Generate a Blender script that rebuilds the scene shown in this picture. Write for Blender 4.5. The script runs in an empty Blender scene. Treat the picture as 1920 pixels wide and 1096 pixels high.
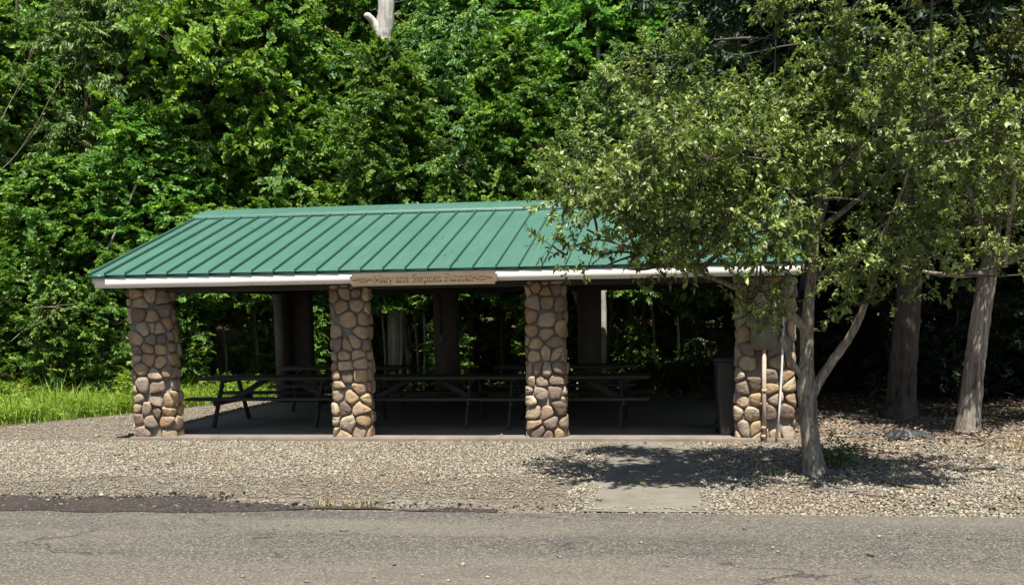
import bpy, math, random
import numpy as np
from mathutils import Matrix, Vector

S = bpy.context.scene
COL = S.collection
rad = math.radians

# ------------------------------------------------------------------ camera
CF, CCY = 2242.7, 840.2                       # focal length and principal row, in pixels of a 1920 px wide frame
YAW, PITCH, ROLL = -0.1620, -0.1190, -0.0160
CPOS = np.array([7.736, -15.343, 1.766])
_F = np.array([math.sin(YAW) * math.cos(PITCH), math.cos(YAW) * math.cos(PITCH), math.sin(PITCH)])
_R0 = np.array([math.cos(YAW), -math.sin(YAW), 0.0])
_U0 = np.cross(_R0, _F)
_R = math.cos(ROLL) * _R0 + math.sin(ROLL) * _U0
_U = -math.sin(ROLL) * _R0 + math.cos(ROLL) * _U0
cd = bpy.data.cameras.new('camera')
cam = bpy.data.objects.new('camera', cd)
COL.objects.link(cam)
M4 = Matrix(((_R[0], _U[0], -_F[0], CPOS[0]), (_R[1], _U[1], -_F[1], CPOS[1]), (_R[2], _U[2], -_F[2], CPOS[2]), (0, 0, 0, 1)))
cam.matrix_world = M4
cd.sensor_fit = 'HORIZONTAL'
cd.sensor_width = 36
cd.lens = 36 * CF / 1920
cd.shift_y = (CCY - 548) / 1920               # the photograph is a crop of a taller frame
cd.clip_end = 2000
S.camera = cam


def at(px, py, y=None, z=None):
    """a point of the place from a direction of view and a known depth or height"""
    d = _F + _R * (px - 960) / CF + _U * (CCY - py) / CF
    t = (z - CPOS[2]) / d[2] if z is not None else (y - CPOS[1]) / d[1]
    return CPOS + t * d


# ------------------------------------------------------------------ light
SUN = Vector((0.09, -0.38, 1.0)).normalized()
ELEV = math.asin(SUN.z)
w = bpy.data.worlds.new('World')
S.world = w
w.use_nodes = True
nt = w.node_tree
nt.nodes.clear()
sky = nt.nodes.new('ShaderNodeTexSky')
sky.sky_type = 'NISHITA'
sky.sun_disc = False
sky.sun_elevation = ELEV
sky.sun_rotation = math.pi - math.atan2(0.09, 0.38)
bg = nt.nodes.new('ShaderNodeBackground')
bg.inputs['Strength'].default_value = 0.056
ow = nt.nodes.new('ShaderNodeOutputWorld')
nt.links.new(sky.outputs[0], bg.inputs[0])
nt.links.new(bg.outputs[0], ow.inputs[0])
sl = bpy.data.lights.new('sun', 'SUN')
sl.energy = 5.0
sl.angle = rad(0.5)
sl.color = (1.0, 0.955, 0.88)
so = bpy.data.objects.new('sun', sl)
COL.objects.link(so)
so.rotation_euler = SUN.to_track_quat('Z', 'Y').to_euler()
so.location = (8, -20, 40)
S.view_settings.view_transform = 'Standard'
S.view_settings.look = 'None'
S.view_settings.gamma = 1
S.view_settings.exposure = 0.95
S.cycles.max_bounces = 6
S.cycles.diffuse_bounces = 3
S.cycles.transmission_bounces = 4
S.cycles.use_fast_gi = False


# ------------------------------------------------------------------ mesh helpers
class MB:
    def __init__(s):
        s.v = []; s.q = []; s.t = []; s.n = 0; s.ng = []; s.a = []

    def add(s, v, quads=None, tris=None, tint=None):
        v = np.asarray(v, float).reshape(-1, 3)
        if quads is not None and len(quads): s.q.append(np.asarray(quads, int) + s.n)
        if tris is not None and len(tris): s.t.append(np.asarray(tris, int) + s.n)
        s.v.append(v)
        if tint is None: tint = np.full(len(v), 0.5)
        s.a.append(np.broadcast_to(np.asarray(tint, float), (len(v),)).copy())
        s.n += len(v)

    def mesh(s, name, mat, smooth=False):
        me = bpy.data.meshes.new(name)
        v = np.concatenate(s.v)
        q = np.concatenate(s.q) if s.q else np.zeros((0, 4), int)
        t = np.concatenate(s.t) if s.t else np.zeros((0, 3), int)
        me.vertices.add(len(v)); me.vertices.foreach_set('co', v.astype(np.float32).ravel())
        nl = q.size + t.size
        me.loops.add(nl)
        me.loops.foreach_set('vertex_index', np.concatenate([q.ravel(), t.ravel()]).astype(np.int32))
        me.polygons.add(len(q) + len(t))
        st = np.concatenate([np.arange(len(q)) * 4, q.size + np.arange(len(t)) * 3]).astype(np.int32)
        me.polygons.foreach_set('loop_start', st)
        if smooth: me.polygons.foreach_set('use_smooth', np.ones(len(q) + len(t), bool))
        me.update(calc_edges=True)
        at_ = me.attributes.new('tint', 'FLOAT', 'POINT')
        at_.data.foreach_set('value', np.concatenate(s.a).astype(np.float32))
        me.materials.append(mat)
        return me

    def build(s, name, mat, parent=None, smooth=False, **tags):
        o = bpy.data.objects.new(name, s.mesh(name, mat, smooth))
        COL.objects.link(o)
        if parent is not None: o.parent = parent
        for k, x in tags.items(): o[k] = x
        return o

    # --- shapes
    def box(s, c, size, M=None, jit=0, tint=None):
        x, y, z = np.array(size) / 2
        v = np.array([[-x, -y, -z], [x, -y, -z], [x, y, -z], [-x, y, -z], [-x, -y, z], [x, -y, z], [x, y, z], [-x, y, z]])
        if M is not None: v = v @ np.array(M).T
        s.add(v + np.array(c), [[0, 3, 2, 1], [4, 5, 6, 7], [0, 1, 5, 4], [1, 2, 6, 5], [2, 3, 7, 6], [3, 0, 4, 7]], tint=tint)

    def bevbox(s, c, size, b=0.008, M=None, tint=None):
        """a box whose edges are eased"""
        h = np.array(size) / 2
        vs = []; idx = {}
        for i in (-1, 1):
            for j in (-1, 1):
                for k in (-1, 1):
                    sg = np.array([i, j, k])
                    for a in range(3):
                        p = sg * (h - b); p[a] = sg[a] * h[a]
                        idx[(i, j, k, a)] = len(vs); vs.append(p)
        q = []; t = []
        for a in range(3):
            b1, b2 = [x for x in range(3) if x != a]
            for sgn in (-1, 1):
                f = []
                for (u, w_) in ((-1, -1), (1, -1), (1, 1), (-1, 1)):
                    k = [0, 0, 0]; k[a] = sgn; k[b1] = u; k[b2] = w_
                    f.append(idx[(k[0], k[1], k[2], a)])
                if (sgn > 0) == (a == 1): f = f[::-1]
                q.append(f)
        for a in range(3):          # edges along axis a
            b1, b2 = [x for x in range(3) if x != a]
            for u in (-1, 1):
                for w_ in (-1, 1):
                    f = []
                    for (sa, face) in ((-1, b1), (1, b1), (1, b2), (-1, b2)):
                        k = [0, 0, 0]; k[a] = sa; k[b1] = u; k[b2] = w_
                        f.append(idx[(k[0], k[1], k[2], face)])
                    q.append(f)
        for i in (-1, 1):
            for j in (-1, 1):
                for k in (-1, 1): t.append([idx[(i, j, k, a)] for a in range(3)])
        v = np.array(vs, float)
        # orient outward
        def fix(f):
            p = v[f]; n = np.cross(p[1] - p[0], p[2] - p[0])
            return f if np.dot(n, p.mean(0)) > 0 else f[::-1]
        q = [fix(f) for f in q]; t = [fix(f) for f in t]
        if M is not None: v = v @ np.array(M).T
        s.add(v + np.array(c), q, t, tint=tint)

    def beam(s, a, b, wd, th, up=(0, 0, 1), b_=0.006):
        """a board from a to b, wd across, th along 'up'"""
        a = np.array(a, float); b = np.array(b, float)
        x = b - a; L = np.linalg.norm(x); x /= L
        y = np.cross(up, x); y /= np.linalg.norm(y)
        z = np.cross(x, y)
        s.bevbox((a + b) / 2, (L, wd, th), b_, np.array([x, y, z]).T)

    def tube(s, P, R, n=8, rng=None, rough=0.0, cap=True, flute=None, tint=None):
        P = np.asarray(P, float); R = np.broadcast_to(np.asarray(R, float), (len(P),))
        T = np.gradient(P, axis=0); T /= np.linalg.norm(T, axis=1)[:, None] + 1e-12
        ref = np.array([1., 0, 0]) if abs(T[0][0]) < 0.8 else np.array([0, 1., 0])
        A = []
        u = ref - T[0] * (ref @ T[0]); u /= np.linalg.norm(u)
        for i in range(len(P)):
            u = u - T[i] * (u @ T[i]); u /= np.linalg.norm(u) + 1e-12
            A.append(u.copy())
        A = np.array(A); B = np.cross(T, A)
        th = np.arange(n) * 2 * np.pi / n
        rr = np.ones((len(P), n))
        if rng is not None and rough: rr += rng.normal(0, rough, rr.shape)
        if flute is not None:
            ph, am = flute
            rr += am * (np.sin(3 * th + ph)[None, :] * 0.6 + np.sin(5 * th + 2.1 * ph + np.linspace(0, 2.5, len(P))[:, None]) * 0.5)
        V = P[:, None] + (A[:, None] * np.cos(th)[None, :, None] + B[:, None] * np.sin(th)[None, :, None]) * (R[:, None] * rr)[..., None]
        m = len(P)
        i, j = np.meshgrid(np.arange(m - 1), np.arange(n), indexing='ij')
        q = np.stack([i * n + j, i * n + (j + 1) % n, (i + 1) * n + (j + 1) % n, (i + 1) * n + j], -1).reshape(-1, 4)
        v = V.reshape(-1, 3); tr = []
        if cap:
            v = np.vstack([v, P[:1], P[-1:]])
            k = np.arange(n)
            tr = np.vstack([np.stack([(k + 1) % n, k, np.full(n, m * n)], -1),
                            np.stack([(m - 1) * n + k, (m - 1) * n + (k + 1) % n, np.full(n, m * n + 1)], -1)])
        s.add(v, q, tr, tint=tint)

    def leaves(s, P, D, N, L, W, tint, fold=0.25, curl=0.25, fine=False):
        """one small folded blade per row: base P, direction D, upper side N"""
        D = D / (np.linalg.norm(D, axis=1)[:, None] + 1e-9)
        Sd = np.cross(D, N); Sd /= np.linalg.norm(Sd, axis=1)[:, None] + 1e-9
        N = np.cross(Sd, D)
        L = L[:, None]; W = W[:, None]; n = len(P)
        if not fine:
            v = np.stack([P, P + D * L * .45 + Sd * W * .5 + N * W * fold, P + D * L - N * L * curl, P + D * L * .45 - Sd * W * .5 + N * W * fold], 1)
            b = np.arange(n)[:, None] * 4
            t = np.concatenate([b + [0, 2, 1], b + [0, 3, 2]])
            k = 4
        else:
            m1 = P + D * L * .35; m2 = P + D * L * .72 - N * L * curl * .35
            v = np.stack([P, m1 + Sd * W * .5 + N * W * fold, m1, m1 - Sd * W * .5 + N * W * fold,
                          m2 + Sd * W * .36 + N * W * fold * .7, m2, m2 - Sd * W * .36 + N * W * fold * .7, P + D * L - N * L * curl], 1)
            b = np.arange(n)[:, None] * 8
            t = np.concatenate([b + x for x in ([0, 2, 1], [0, 3, 2], [1, 2, 5], [1, 5, 4], [2, 3, 6], [2, 6, 5], [4, 5, 7], [5, 6, 7])])
            k = 8
        s.add(v.reshape(-1, 3), None, t, tint=np.repeat(tint, k))


def empty(name, loc=(0, 0, 0), rz=0, **tags):
    o = bpy.data.objects.new(name, None); COL.objects.link(o)
    o.location = loc; o.rotation_euler = (0, 0, rz); o.empty_display_size = 0.2
    for k, x in tags.items(): o[k] = x
    return o


def copy_tree(o, parent=None):
    c = o.copy(); COL.objects.link(c)
    if parent is not None: c.parent = parent
    for ch in list(o.children): copy_tree(ch, c)
    return c


def nrm(v): return v / (np.linalg.norm(v, axis=-1, keepdims=True) + 1e-9)


# ------------------------------------------------------------------ materials
class MT:
    def __init__(s, name, rough=0.8, spec=0.3):
        s.m = bpy.data.materials.new(name); s.m.use_nodes = True
        s.nt = s.m.node_tree; s.nt.nodes.clear()
        s.out = s.nt.nodes.new('ShaderNodeOutputMaterial')
        s.p = s.nt.nodes.new('ShaderNodeBsdfPrincipled')
        s.p.inputs['Roughness'].default_value = rough
        s.p.inputs['Specular IOR Level'].default_value = spec
        s.nt.links.new(s.p.outputs[0], s.out.inputs[0])
        s.tc = s.nt.nodes.new('ShaderNodeTexCoord')

    def N(s, t, **kw):
        n = s.nt.nodes.new(t)
        for k, x in kw.items():
            if k in n.inputs: n.inputs[k].default_value = x
            else: setattr(n, k, x)
        return n

    def L(s, a, b): s.nt.links.new(a, b)

    def vec(s, scale=(1, 1, 1), rot=(0, 0, 0)):
        m = s.N('ShaderNodeMapping'); m.inputs['Scale'].default_value = scale; m.inputs['Rotation'].default_value = rot
        s.L(s.tc.outputs['Object'], m.inputs[0]); return m.outputs[0]

    def noise(s, scale, detail=4, rough=.6, v=None, dist=0):
        n = s.N('ShaderNodeTexNoise', Scale=scale, Detail=detail, Roughness=rough, Distortion=dist)
        s.L(v if v is not None else s.tc.outputs['Object'], n.inputs['Vector']); return n.outputs['Fac']

    def vor(s, scale, v=None, feature='F1', out='Distance', rnd=1.0):
        n = s.N('ShaderNodeTexVoronoi', Scale=scale, feature=feature, Randomness=rnd)
        s.L(v if v is not None else s.tc.outputs['Object'], n.inputs['Vector']); return n.outputs[out]

    def ramp(s, f, stops, interp='LINEAR'):
        r = s.N('ShaderNodeValToRGB'); e = r.color_ramp.elements; r.color_ramp.interpolation = interp
        for i, (p, c) in enumerate(stops):
            x = e[i] if i < 2 else e.new(p)
            x.position = p; x.color = (*c, 1) if len(c) == 3 else c
        s.L(f, r.inputs[0]); return r.outputs[0]

    def mix(s, f, a, b, mode='MIX'):
        m = s.N('ShaderNodeMix', data_type='RGBA', blend_type=mode)
        for inp, x in ((m.inputs[0], f), (m.inputs[6], a), (m.inputs[7], b)):
            if isinstance(x, (int, float)): inp.default_value = x
            elif isinstance(x, tuple): inp.default_value = (*x, 1)
            else: s.L(x, inp)
        return m.outputs[2]

    def math(s, op, a, b=0.0, clamp=False):
        m = s.N('ShaderNodeMath', operation=op, use_clamp=clamp)
        for inp, x in ((m.inputs[0], a), (m.inputs[1], b)):
            if isinstance(x, (int, float)): inp.default_value = x
            else: s.L(x, inp)
        return m.outputs[0]

    def attr(s, name='tint'):
        n = s.N('ShaderNodeAttribute', attribute_name=name); return n.outputs['Fac']

    def sep(s):
        n = s.N('ShaderNodeSeparateXYZ'); s.L(s.tc.outputs['Object'], n.inputs[0]); return n.outputs

    def col(s, c):
        if isinstance(c, tuple): s.p.inputs['Base Color'].default_value = (*c, 1)
        else: s.L(c, s.p.inputs['Base Color'])
        return s

    def bump(s, f, strength=.5, dist=.01):
        b = s.N('ShaderNodeBump', Strength=strength, Distance=dist); s.L(f, b.inputs['Height'])
        s.L(b.outputs[0], s.p.inputs['Normal']); return s


def leaf_mat(name, lo, mid, hi, trans=.35, rough=.45, spec=.4, tr=(1.25, 1.3, .55), ov=.35):
    m = MT(name, rough, spec)
    t = m.attr()
    c = m.ramp(t, [(0, lo), (.55, mid), (1, hi)])
    oi = m.N('ShaderNodeObjectInfo')
    hs = m.N('ShaderNodeHueSaturation'); m.L(c, hs.inputs['Color'])
    m.L(m.math('ADD', m.math('MULTIPLY', oi.outputs['Random'], .022), .489), hs.inputs['Hue'])
    m.L(m.math('ADD', m.math('MULTIPLY', oi.outputs['Random'], ov), 1 - ov / 2), hs.inputs['Value'])
    c = hs.outputs[0]
    m.L(c, m.p.inputs['Base Color'])
    tl = m.N('ShaderNodeBsdfTranslucent')
    m.L(m.mix(1.0, c, tr, 'MULTIPLY'), tl.inputs[0])
    ms = m.N('ShaderNodeMixShader'); ms.inputs[0].default_value = trans
    m.L(m.p.outputs[0], ms.inputs[1]); m.L(tl.outputs[0], ms.inputs[2]); m.L(ms.outputs[0], m.out.inputs[0])
    return m.m


def bark_mat(name, a, b, sc=14, stretch=.18, bump=.8, moss=None):
    m = MT(name, .9, .15)
    v = m.vec((1, 1, stretch))
    n = m.noise(sc, 6, .7, v, .6)
    n2 = m.noise(2.2, 3, .5)
    c = m.ramp(n, [(.36, a), (.62, b)])
    c = m.mix(m.ramp(n2, [(.4, (0, 0, 0)), (.65, (1, 1, 1))]), c, m.mix(.5, c, tuple(x * 1.25 for x in b)))
    if moss: c = m.mix(m.ramp(m.noise(5, 4), [(.52, (0, 0, 0)), (.68, (1, 1, 1))]), c, moss)
    m.col(c); m.bump(n, bump, .03)
    return m.m


def wood_mat(name, a, b, along='x', rough=.8):
    m = MT(name, rough, .25)
    sc = {'x': (1.2, 22, 22), 'y': (22, 1.2, 22), 'z': (22, 22, 1.2)}[along]
    n = m.noise(1.6, 5, .6, m.vec(sc), .3)
    n2 = m.noise(1.3, 3)
    c = m.ramp(n, [(.3, a), (.72, b)])
    c = m.mix(m.math('MULTIPLY', n2, .5), c, tuple(x * .6 for x in a))
    c = m.mix(m.math('MULTIPLY', m.math('SUBTRACT', m.attr(), .5), .8, True), c, b)
    m.col(c); m.bump(n, .35, .004)
    return m.m


MAT = {}
# road
m = MT('asphalt', .88, .3)
sp = m.vor(74, out='Color'); spg = m.N('ShaderNodeSeparateColor'); m.L(sp, spg.inputs[0])
spd = m.vor(95)
big = m.noise(.6, 5, .6, m.vec((.22, 1.7, 1)))
fine = m.noise(60, 4, .7)
c = m.ramp(spg.outputs[0], [(0, (.024, .022, .019)), (.4, (.080, .072, .060)), (.75, (.140, .127, .104)), (.93, (.21, .19, .155)), (1, (.30, .275, .23))])
c = m.mix(m.math('MULTIPLY', fine, .4), c, (.085, .078, .067))
dust = m.ramp(big, [(.42, (0, 0, 0)), (.7, (1, 1, 1))])
c = m.mix(m.math('MULTIPLY', dust, .6), c, (.19, .168, .13))
wob = m.noise(2.0, 5, .65)
c = m.mix(m.math('MULTIPLY', m.ramp(m.noise(.8, 4, .6, m.vec((.5, 1.2, 1), (0, 0, .5))), [(.55, (0, 0, 0)), (.72, (1, 1, 1))]), .35), c, (.05, .046, .04))
cv = m.N('ShaderNodeVectorMath', operation='ADD'); m.L(m.tc.outputs['Object'], cv.inputs[0])
cc = m.N('ShaderNodeTexNoise', Scale=2.6, Detail=5.0); m.L(m.tc.outputs['Object'], cc.inputs['Vector'])
sc_ = m.N('ShaderNodeVectorMath', operation='SCALE'); m.L(cc.outputs['Color'], sc_.inputs[0]); sc_.inputs['Scale'].default_value = .8
m.L(sc_.outputs[0], cv.inputs[1])
crk = m.vor(.42, cv.outputs[0], 'DISTANCE_TO_EDGE')
crkm = m.math('MULTIPLY', m.ramp(crk, [(.0, (1, 1, 1)), (.008, (0, 0, 0))]), m.ramp(m.noise(.4, 3), [(.52, (0, 0, 0)), (.62, (1, 1, 1))]))
c = m.mix(m.math('MULTIPLY', crkm, .8), c, (.035, .033, .03))
m.col(c)
hh = m.math('SUBTRACT', m.math('ADD', m.math('MULTIPLY', spg.outputs[1], .7), m.math('MULTIPLY', fine, .6)), m.math('MULTIPLY', crkm, 2))
m.bump(hh, .9, .010)
MAT['asphalt'] = m.m

# bed beneath the gravel
m = MT('gravel_bed', .95, .15)
vc = m.vor(34, out='Color'); vs = m.N('ShaderNodeSeparateColor'); m.L(vc, vs.inputs[0])
vd = m.vor(34)
c = m.ramp(vs.outputs[0], [(0, (.10, .085, .065)), (.5, (.23, .20, .155)), (1, (.42, .38, .31))])
c = m.mix(m.ramp(vd, [(.3, (0, 0, 0)), (.65, (1, 1, 1))]), c, (.10, .085, .065))
dirt = m.ramp(m.noise(.9, 6, .65), [(.42, (0, 0, 0)), (.62, (1, 1, 1))])
c = m.mix(m.math('MULTIPLY', dirt, .55), c, (.12, .095, .07))
m.col(c); m.bump(m.math('SUBTRACT', 1.0, vd), .8, .012)
MAT['gravel_bed'] = m.m
# loose stones
m = MT('gravel_stone', .85, .25)
c = m.ramp(m.attr(), [(0, (.10, .087, .066)), (.22, (.18, .158, .115)), (.4, (.235, .215, .175)), (.55, (.305, .265, .190)), (.75, (.37, .33, .245)), (.92, (.50, .46, .37)), (1, (.24, .165, .11))])
c = m.mix(m.math('MULTIPLY', m.noise(120, 3), .35), c, (.2, .17, .13))
m.col(c); m.bump(m.noise(200, 2), .3, .003)
MAT['stone_chip'] = m.m
# wet dark grit by the road
m = MT('dark_grit', .8, .3)
sg = m.vor(60, out='Color'); sgs = m.N('ShaderNodeSeparateColor'); m.L(sg, sgs.inputs[0])
c = m.ramp(sgs.outputs[0], [(0, (.012, .010, .009)), (.6, (.032, .026, .023)), (.93, (.065, .054, .045)), (1, (.24, .21, .17))])
c = m.mix(m.ramp(m.noise(2.2, 5), [(.4, (0, 0, 0)), (.7, (1, 1, 1))]), c, (.055, .041, .034))
m.col(c); m.bump(m.noise(45, 5, .7), .8, .015)
MAT['grit'] = m.m
# earth
m = MT('forest_floor', .95, .1)
n = m.noise(9, 6, .7); n2 = m.noise(.7, 4)
c = m.ramp(n, [(.3, (.035, .026, .018)), (.55, (.10, .075, .05)), (.75, (.20, .15, .10))])
c = m.mix(m.ramp(n2, [(.45, (0, 0, 0)), (.7, (1, 1, 1))]), c, (.05, .055, .022))
m.col(c); m.bump(n, .8, .03)
MAT['earth'] = m.m
# concrete
def concrete(name, a, b, stain):
    m = MT(name, .85, .3)
    n = m.noise(3, 6, .7); f = m.noise(70, 4, .7)
    c = m.ramp(n, [(.35, a), (.7, b)])
    c = m.mix(m.math('MULTIPLY', f, .3), c, tuple(x * .55 for x in a))
    c = m.mix(m.ramp(m.noise(1.1, 5, .7), [(.5, (0, 0, 0)), (.68, (1, 1, 1))]), c, stain)
    m.col(c); m.bump(f, .4, .004)
    return m.m
MAT['walk'] = concrete('walk_concrete', (.16, .146, .115), (.225, .205, .165), (.125, .108, .08))
MAT['slab'] = concrete('slab_concrete', (.17, .142, .115), (.25, .21, .17), (.13, .108, .085))
# roof paint
m = MT('green_roof_paint', .42, .45)
n = m.noise(1.2, 5, .65); f = m.noise(40, 3)
c = m.ramp(n, [(.3, (.050, .134, .100)), (.7, (.066, .158, .121))])
stre = m.noise(2.5, 5, .6, m.vec((6, .5, .5)))
c = m.mix(m.math('MULTIPLY', m.ramp(stre, [(.5, (0, 0, 0)), (.75, (1, 1, 1))]), .3), c, (.12, .225, .17))
c = m.mix(m.math('MULTIPLY', f, .2), c, (.06, .14, .10))
spk = m.ramp(m.vor(9), [(.03, (1, 1, 1)), (.06, (0, 0, 0))])
sco = m.ramp(m.noise(14, 6, .75, m.vec((1, .5, 1))), [(.58, (0, 0, 0)), (.72, (1, 1, 1))])
c = m.mix(m.math('MULTIPLY', sco, .35), c, (.055, .115, .085))
c = m.mix(m.math('MULTIPLY', spk, .6), c, (.03, .07, .05))
m.col(c); m.bump(m.noise(2.5, 3, .5, m.vec((2, 1, 1))), .12, .02)
MAT['roof'] = m.m
m = MT('green_trim_paint', .4, .4)
m.col(m.ramp(m.noise(5, 3), [(.3, (.02, .075, .052)), (.7, (.03, .10, .07))])); MAT['trim'] = m.m
m = MT('white_fascia_paint', .55, .3)
n = m.noise(1.5, 5, .6, m.vec((1, 1, 6)))
c = m.ramp(n, [(.3, (.80, .745, .67)), (.7, (.88, .825, .745))])
c = m.mix(m.math('MULTIPLY', m.ramp(m.noise(14, 5, .7), [(.62, (0, 0, 0)), (.75, (1, 1, 1))]), .45), c, (.42, .39, .34))
m.col(c); m.bump(m.noise(1.3, 3, .5), .12, .02); MAT['fascia'] = m.m
MAT['sign'] = wood_mat('carved_sign_wood', (.16, .115, .075), (.30, .225, .15))
m = MT('carved_groove', .8, .2); m.col((.115, .088, .055)); MAT['groove'] = m.m
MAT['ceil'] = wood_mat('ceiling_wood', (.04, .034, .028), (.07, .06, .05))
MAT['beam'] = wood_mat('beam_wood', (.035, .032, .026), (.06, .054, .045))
m = MT('brown_stucco', .9, .2)
m.col(m.ramp(m.noise(6, 5), [(.3, (.095, .078, .064)), (.7, (.13, .108, .09))])); m.bump(m.noise(60, 3), .3, .004); MAT['stucco'] = m.m
m = MT('mortar', .95, .1)
m.col(m.ramp(m.noise(25, 5), [(.3, (.19, .17, .145)), (.7, (.30, .272, .235))])); m.bump(m.noise(70, 4), .5, .006); MAT['mortar'] = m.m
m = MT('field_stone', .82, .25)
t = m.attr()
c = m.ramp(t, [(0, (.15, .105, .078)), (.12, (.25, .18, .125)), (.26, (.31, .235, .175)), (.42, (.40, .255, .135)), (.56, (.50, .36, .21)), (.7, (.35, .285, .22)), (.84, (.57, .46, .30)), (1, (.44, .31, .19))])
c = m.mix(m.ramp(m.noise(7, 6, .7, None, .8), [(.38, (0, 0, 0)), (.66, (1, 1, 1))]), c, m.mix(.6, c, (.15, .12, .10)))
c = m.mix(m.ramp(m.noise(11, 5, .7), [(.55, (0, 0, 0)), (.72, (1, 1, 1))]), c, m.mix(.5, c, (.50, .40, .27)))
m.col(c); m.bump(m.math('ADD', m.noise(16, 5, .65), m.math('MULTIPLY', m.noise(70, 3), .3)), .75, .02)
MAT['stone'] = m.m
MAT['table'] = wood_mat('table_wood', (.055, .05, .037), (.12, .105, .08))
MAT['bin'] = MT('bin_plastic', .5, .4).col((.026, .029, .032)).m
MAT['bin_dark'] = MT('dark_lid_plastic', .45, .4).col((.018, .019, .02)).m
m = MT('box_paint', .6, .3); m.col(m.ramp(m.noise(9, 5), [(.35, (.16, .145, .11)), (.7, (.22, .20, .155))])); MAT['boxpaint'] = m.m
m = MT('tan_pipe_paint', .55, .3); m.col(m.ramp(m.noise(8, 5, .7), [(.4, (.42, .31, .24)), (.62, (.50, .39, .31)), (.75, (.30, .17, .12))])); MAT['pipe'] = m.m
m = MT('galvanised', .45, .5); m.col((.74, .73, .70)); MAT['galv'] = m.m
m = MT('black_plastic_sheet', .45, .35)
m.col(m.ramp(m.noise(5, 5), [(.4, (.016, .017, .020)), (.75, (.055, .058, .064))])); m.bump(m.noise(9, 5, .6), .7, .03); MAT['plastic'] = m.m
m = MT('landscape_fabric', .7, .35); m.col(m.ramp(m.noise(9, 5), [(.4, (.06, .062, .068)), (.7, (.14, .145, .155))])); m.bump(m.noise(12, 4), .6, .02); MAT['fabric'] = m.m
m = MT('stick', .9, .15); m.col(m.ramp(m.attr(), [(0, (.09, .06, .04)), (.5, (.19, .12, .075)), (1, (.33, .27, .21))])); MAT['stick'] = m.m
MAT['bark_apple'] = bark_mat('apple_bark', (.075, .060, .045), (.40, .34, .27), 22, .28, 1.0, (.20, .205, .15))
MAT['bark_twig'] = bark_mat('twig_bark', (.04, .033, .025), (.13, .112, .09), 20, .4, .4)
MAT['bark_furrow'] = bark_mat('furrowed_bark', (.075, .062, .05), (.40, .345, .285), 26, .09, 1.0)
MAT['bark_dark'] = bark_mat('dark_bark', (.035, .028, .022), (.13, .11, .09), 15, .15, 1.0)
MAT['bark_pale'] = bark_mat('pale_bark', (.22, .20, .17), (.46, .43, .38), 9, .25, .6)
MAT['bark_snag'] = bark_mat('bleached_wood', (.30, .27, .235), (.66, .62, .56), 20, .06, .9)
MAT['leaf_apple'] = leaf_mat('apple_leaf', (.066, .100, .024), (.165, .222, .056), (.40, .47, .16), .34, .38, .38, ov=.06)
MAT['leaf_forest'] = leaf_mat('forest_leaf', (.052, .130, .024), (.125, .252, .048), (.31, .44, .075), .42, .45, .38)
MAT['leaf_ash'] = leaf_mat('ash_leaf', (.050, .120, .032), (.122, .228, .058), (.29, .40, .10), .40, .42, .42)
MAT['leaf_bright'] = leaf_mat('young_leaf', (.075, .15, .022), (.155, .275, .040), (.34, .45, .07), .42, .45, .35)
MAT['leaf_dark'] = leaf_mat('shade_dark_leaf', (.010, .022, .009), (.018, .040, .014), (.04, .07, .022), .15, .5, .3)  # dark leaf tone, the deep shade of the woods put into the colour
MAT['leaf_bush'] = leaf_mat('bush_leaf', (.024, .055, .014), (.05, .105, .026), (.10, .17, .045), .3, .45, .4)
MAT['grass'] = leaf_mat('grass_blade', (.10, .18, .024), (.21, .33, .038), (.42, .46, .10), .4, .5, .3, ov=0)
MAT['litter'] = MT('dead_leaf', .9, .15).m
m = MT('dead_leaf_litter', .9, .15); m.col(m.ramp(m.attr(), [(0, (.08, .05, .032)), (.5, (.20, .14, .095)), (1, (.36, .285, .195))])); MAT['litter'] = m.m

GZ = -0.055     # level of the gravel round the slab

# ------------------------------------------------------------------ ground, road, path
def sheet(name, poly, z, mat, sub=None, **tags):
    me = bpy.data.meshes.new(name)
    me.from_pydata([(x, y, z) for x, y in poly], [], [list(range(len(poly)))])
    me.materials.append(mat); me.update()
    o = bpy.data.objects.new(name, me); COL.objects.link(o)
    for k, v in tags.items(): o[k] = v
    return o


rng = np.random.default_rng(5)
def terrain():
    # one sheet: finely divided near the pavilion, level there, rising gently into the woods
    xs = np.concatenate([[-400, -150, -60], np.linspace(-30, 45, 76), [80, 160, 400]])
    ys = np.concatenate([[-300, -120, -50], np.linspace(-20, 70, 91), [110, 200, 400]])
    X, Y = np.meshgrid(xs, ys)
    def sm(t): t = np.clip(t, 0, 1); return t * t * (3 - 2 * t)
    Z = GZ - 0.012 + 2.2 * sm((Y - 11) / 30) + 8 * sm((Y - 40) / 160)
    Z += 0.35 * sm((Y - 9) / 5) * (np.sin(X * .5) * .3 + np.sin(X * .23 + Y * .31) * .35)
    b = MB()
    n, k = X.shape
    i, j = np.meshgrid(np.arange(n - 1), np.arange(k - 1), indexing='ij')
    q = np.stack([i * k + j, i * k + j + 1, (i + 1) * k + j + 1, (i + 1) * k + j], -1).reshape(-1, 4)
    b.add(np.stack([X, Y, Z], -1).reshape(-1, 3), q)
    return b.build('ground', MAT['earth'], smooth=True, kind='structure')
terrain()

def wavy(x0, x1, n, fy, amp, seed):
    r = np.random.default_rng(seed); xs = np.linspace(x0, x1, n)
    w_ = np.convolve(r.normal(0, amp, n + 8), np.ones(5) / 2.2, 'same')[4:-4]
    return [(x, fy(x) + a) for x, a in zip(xs, w_)]

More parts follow.
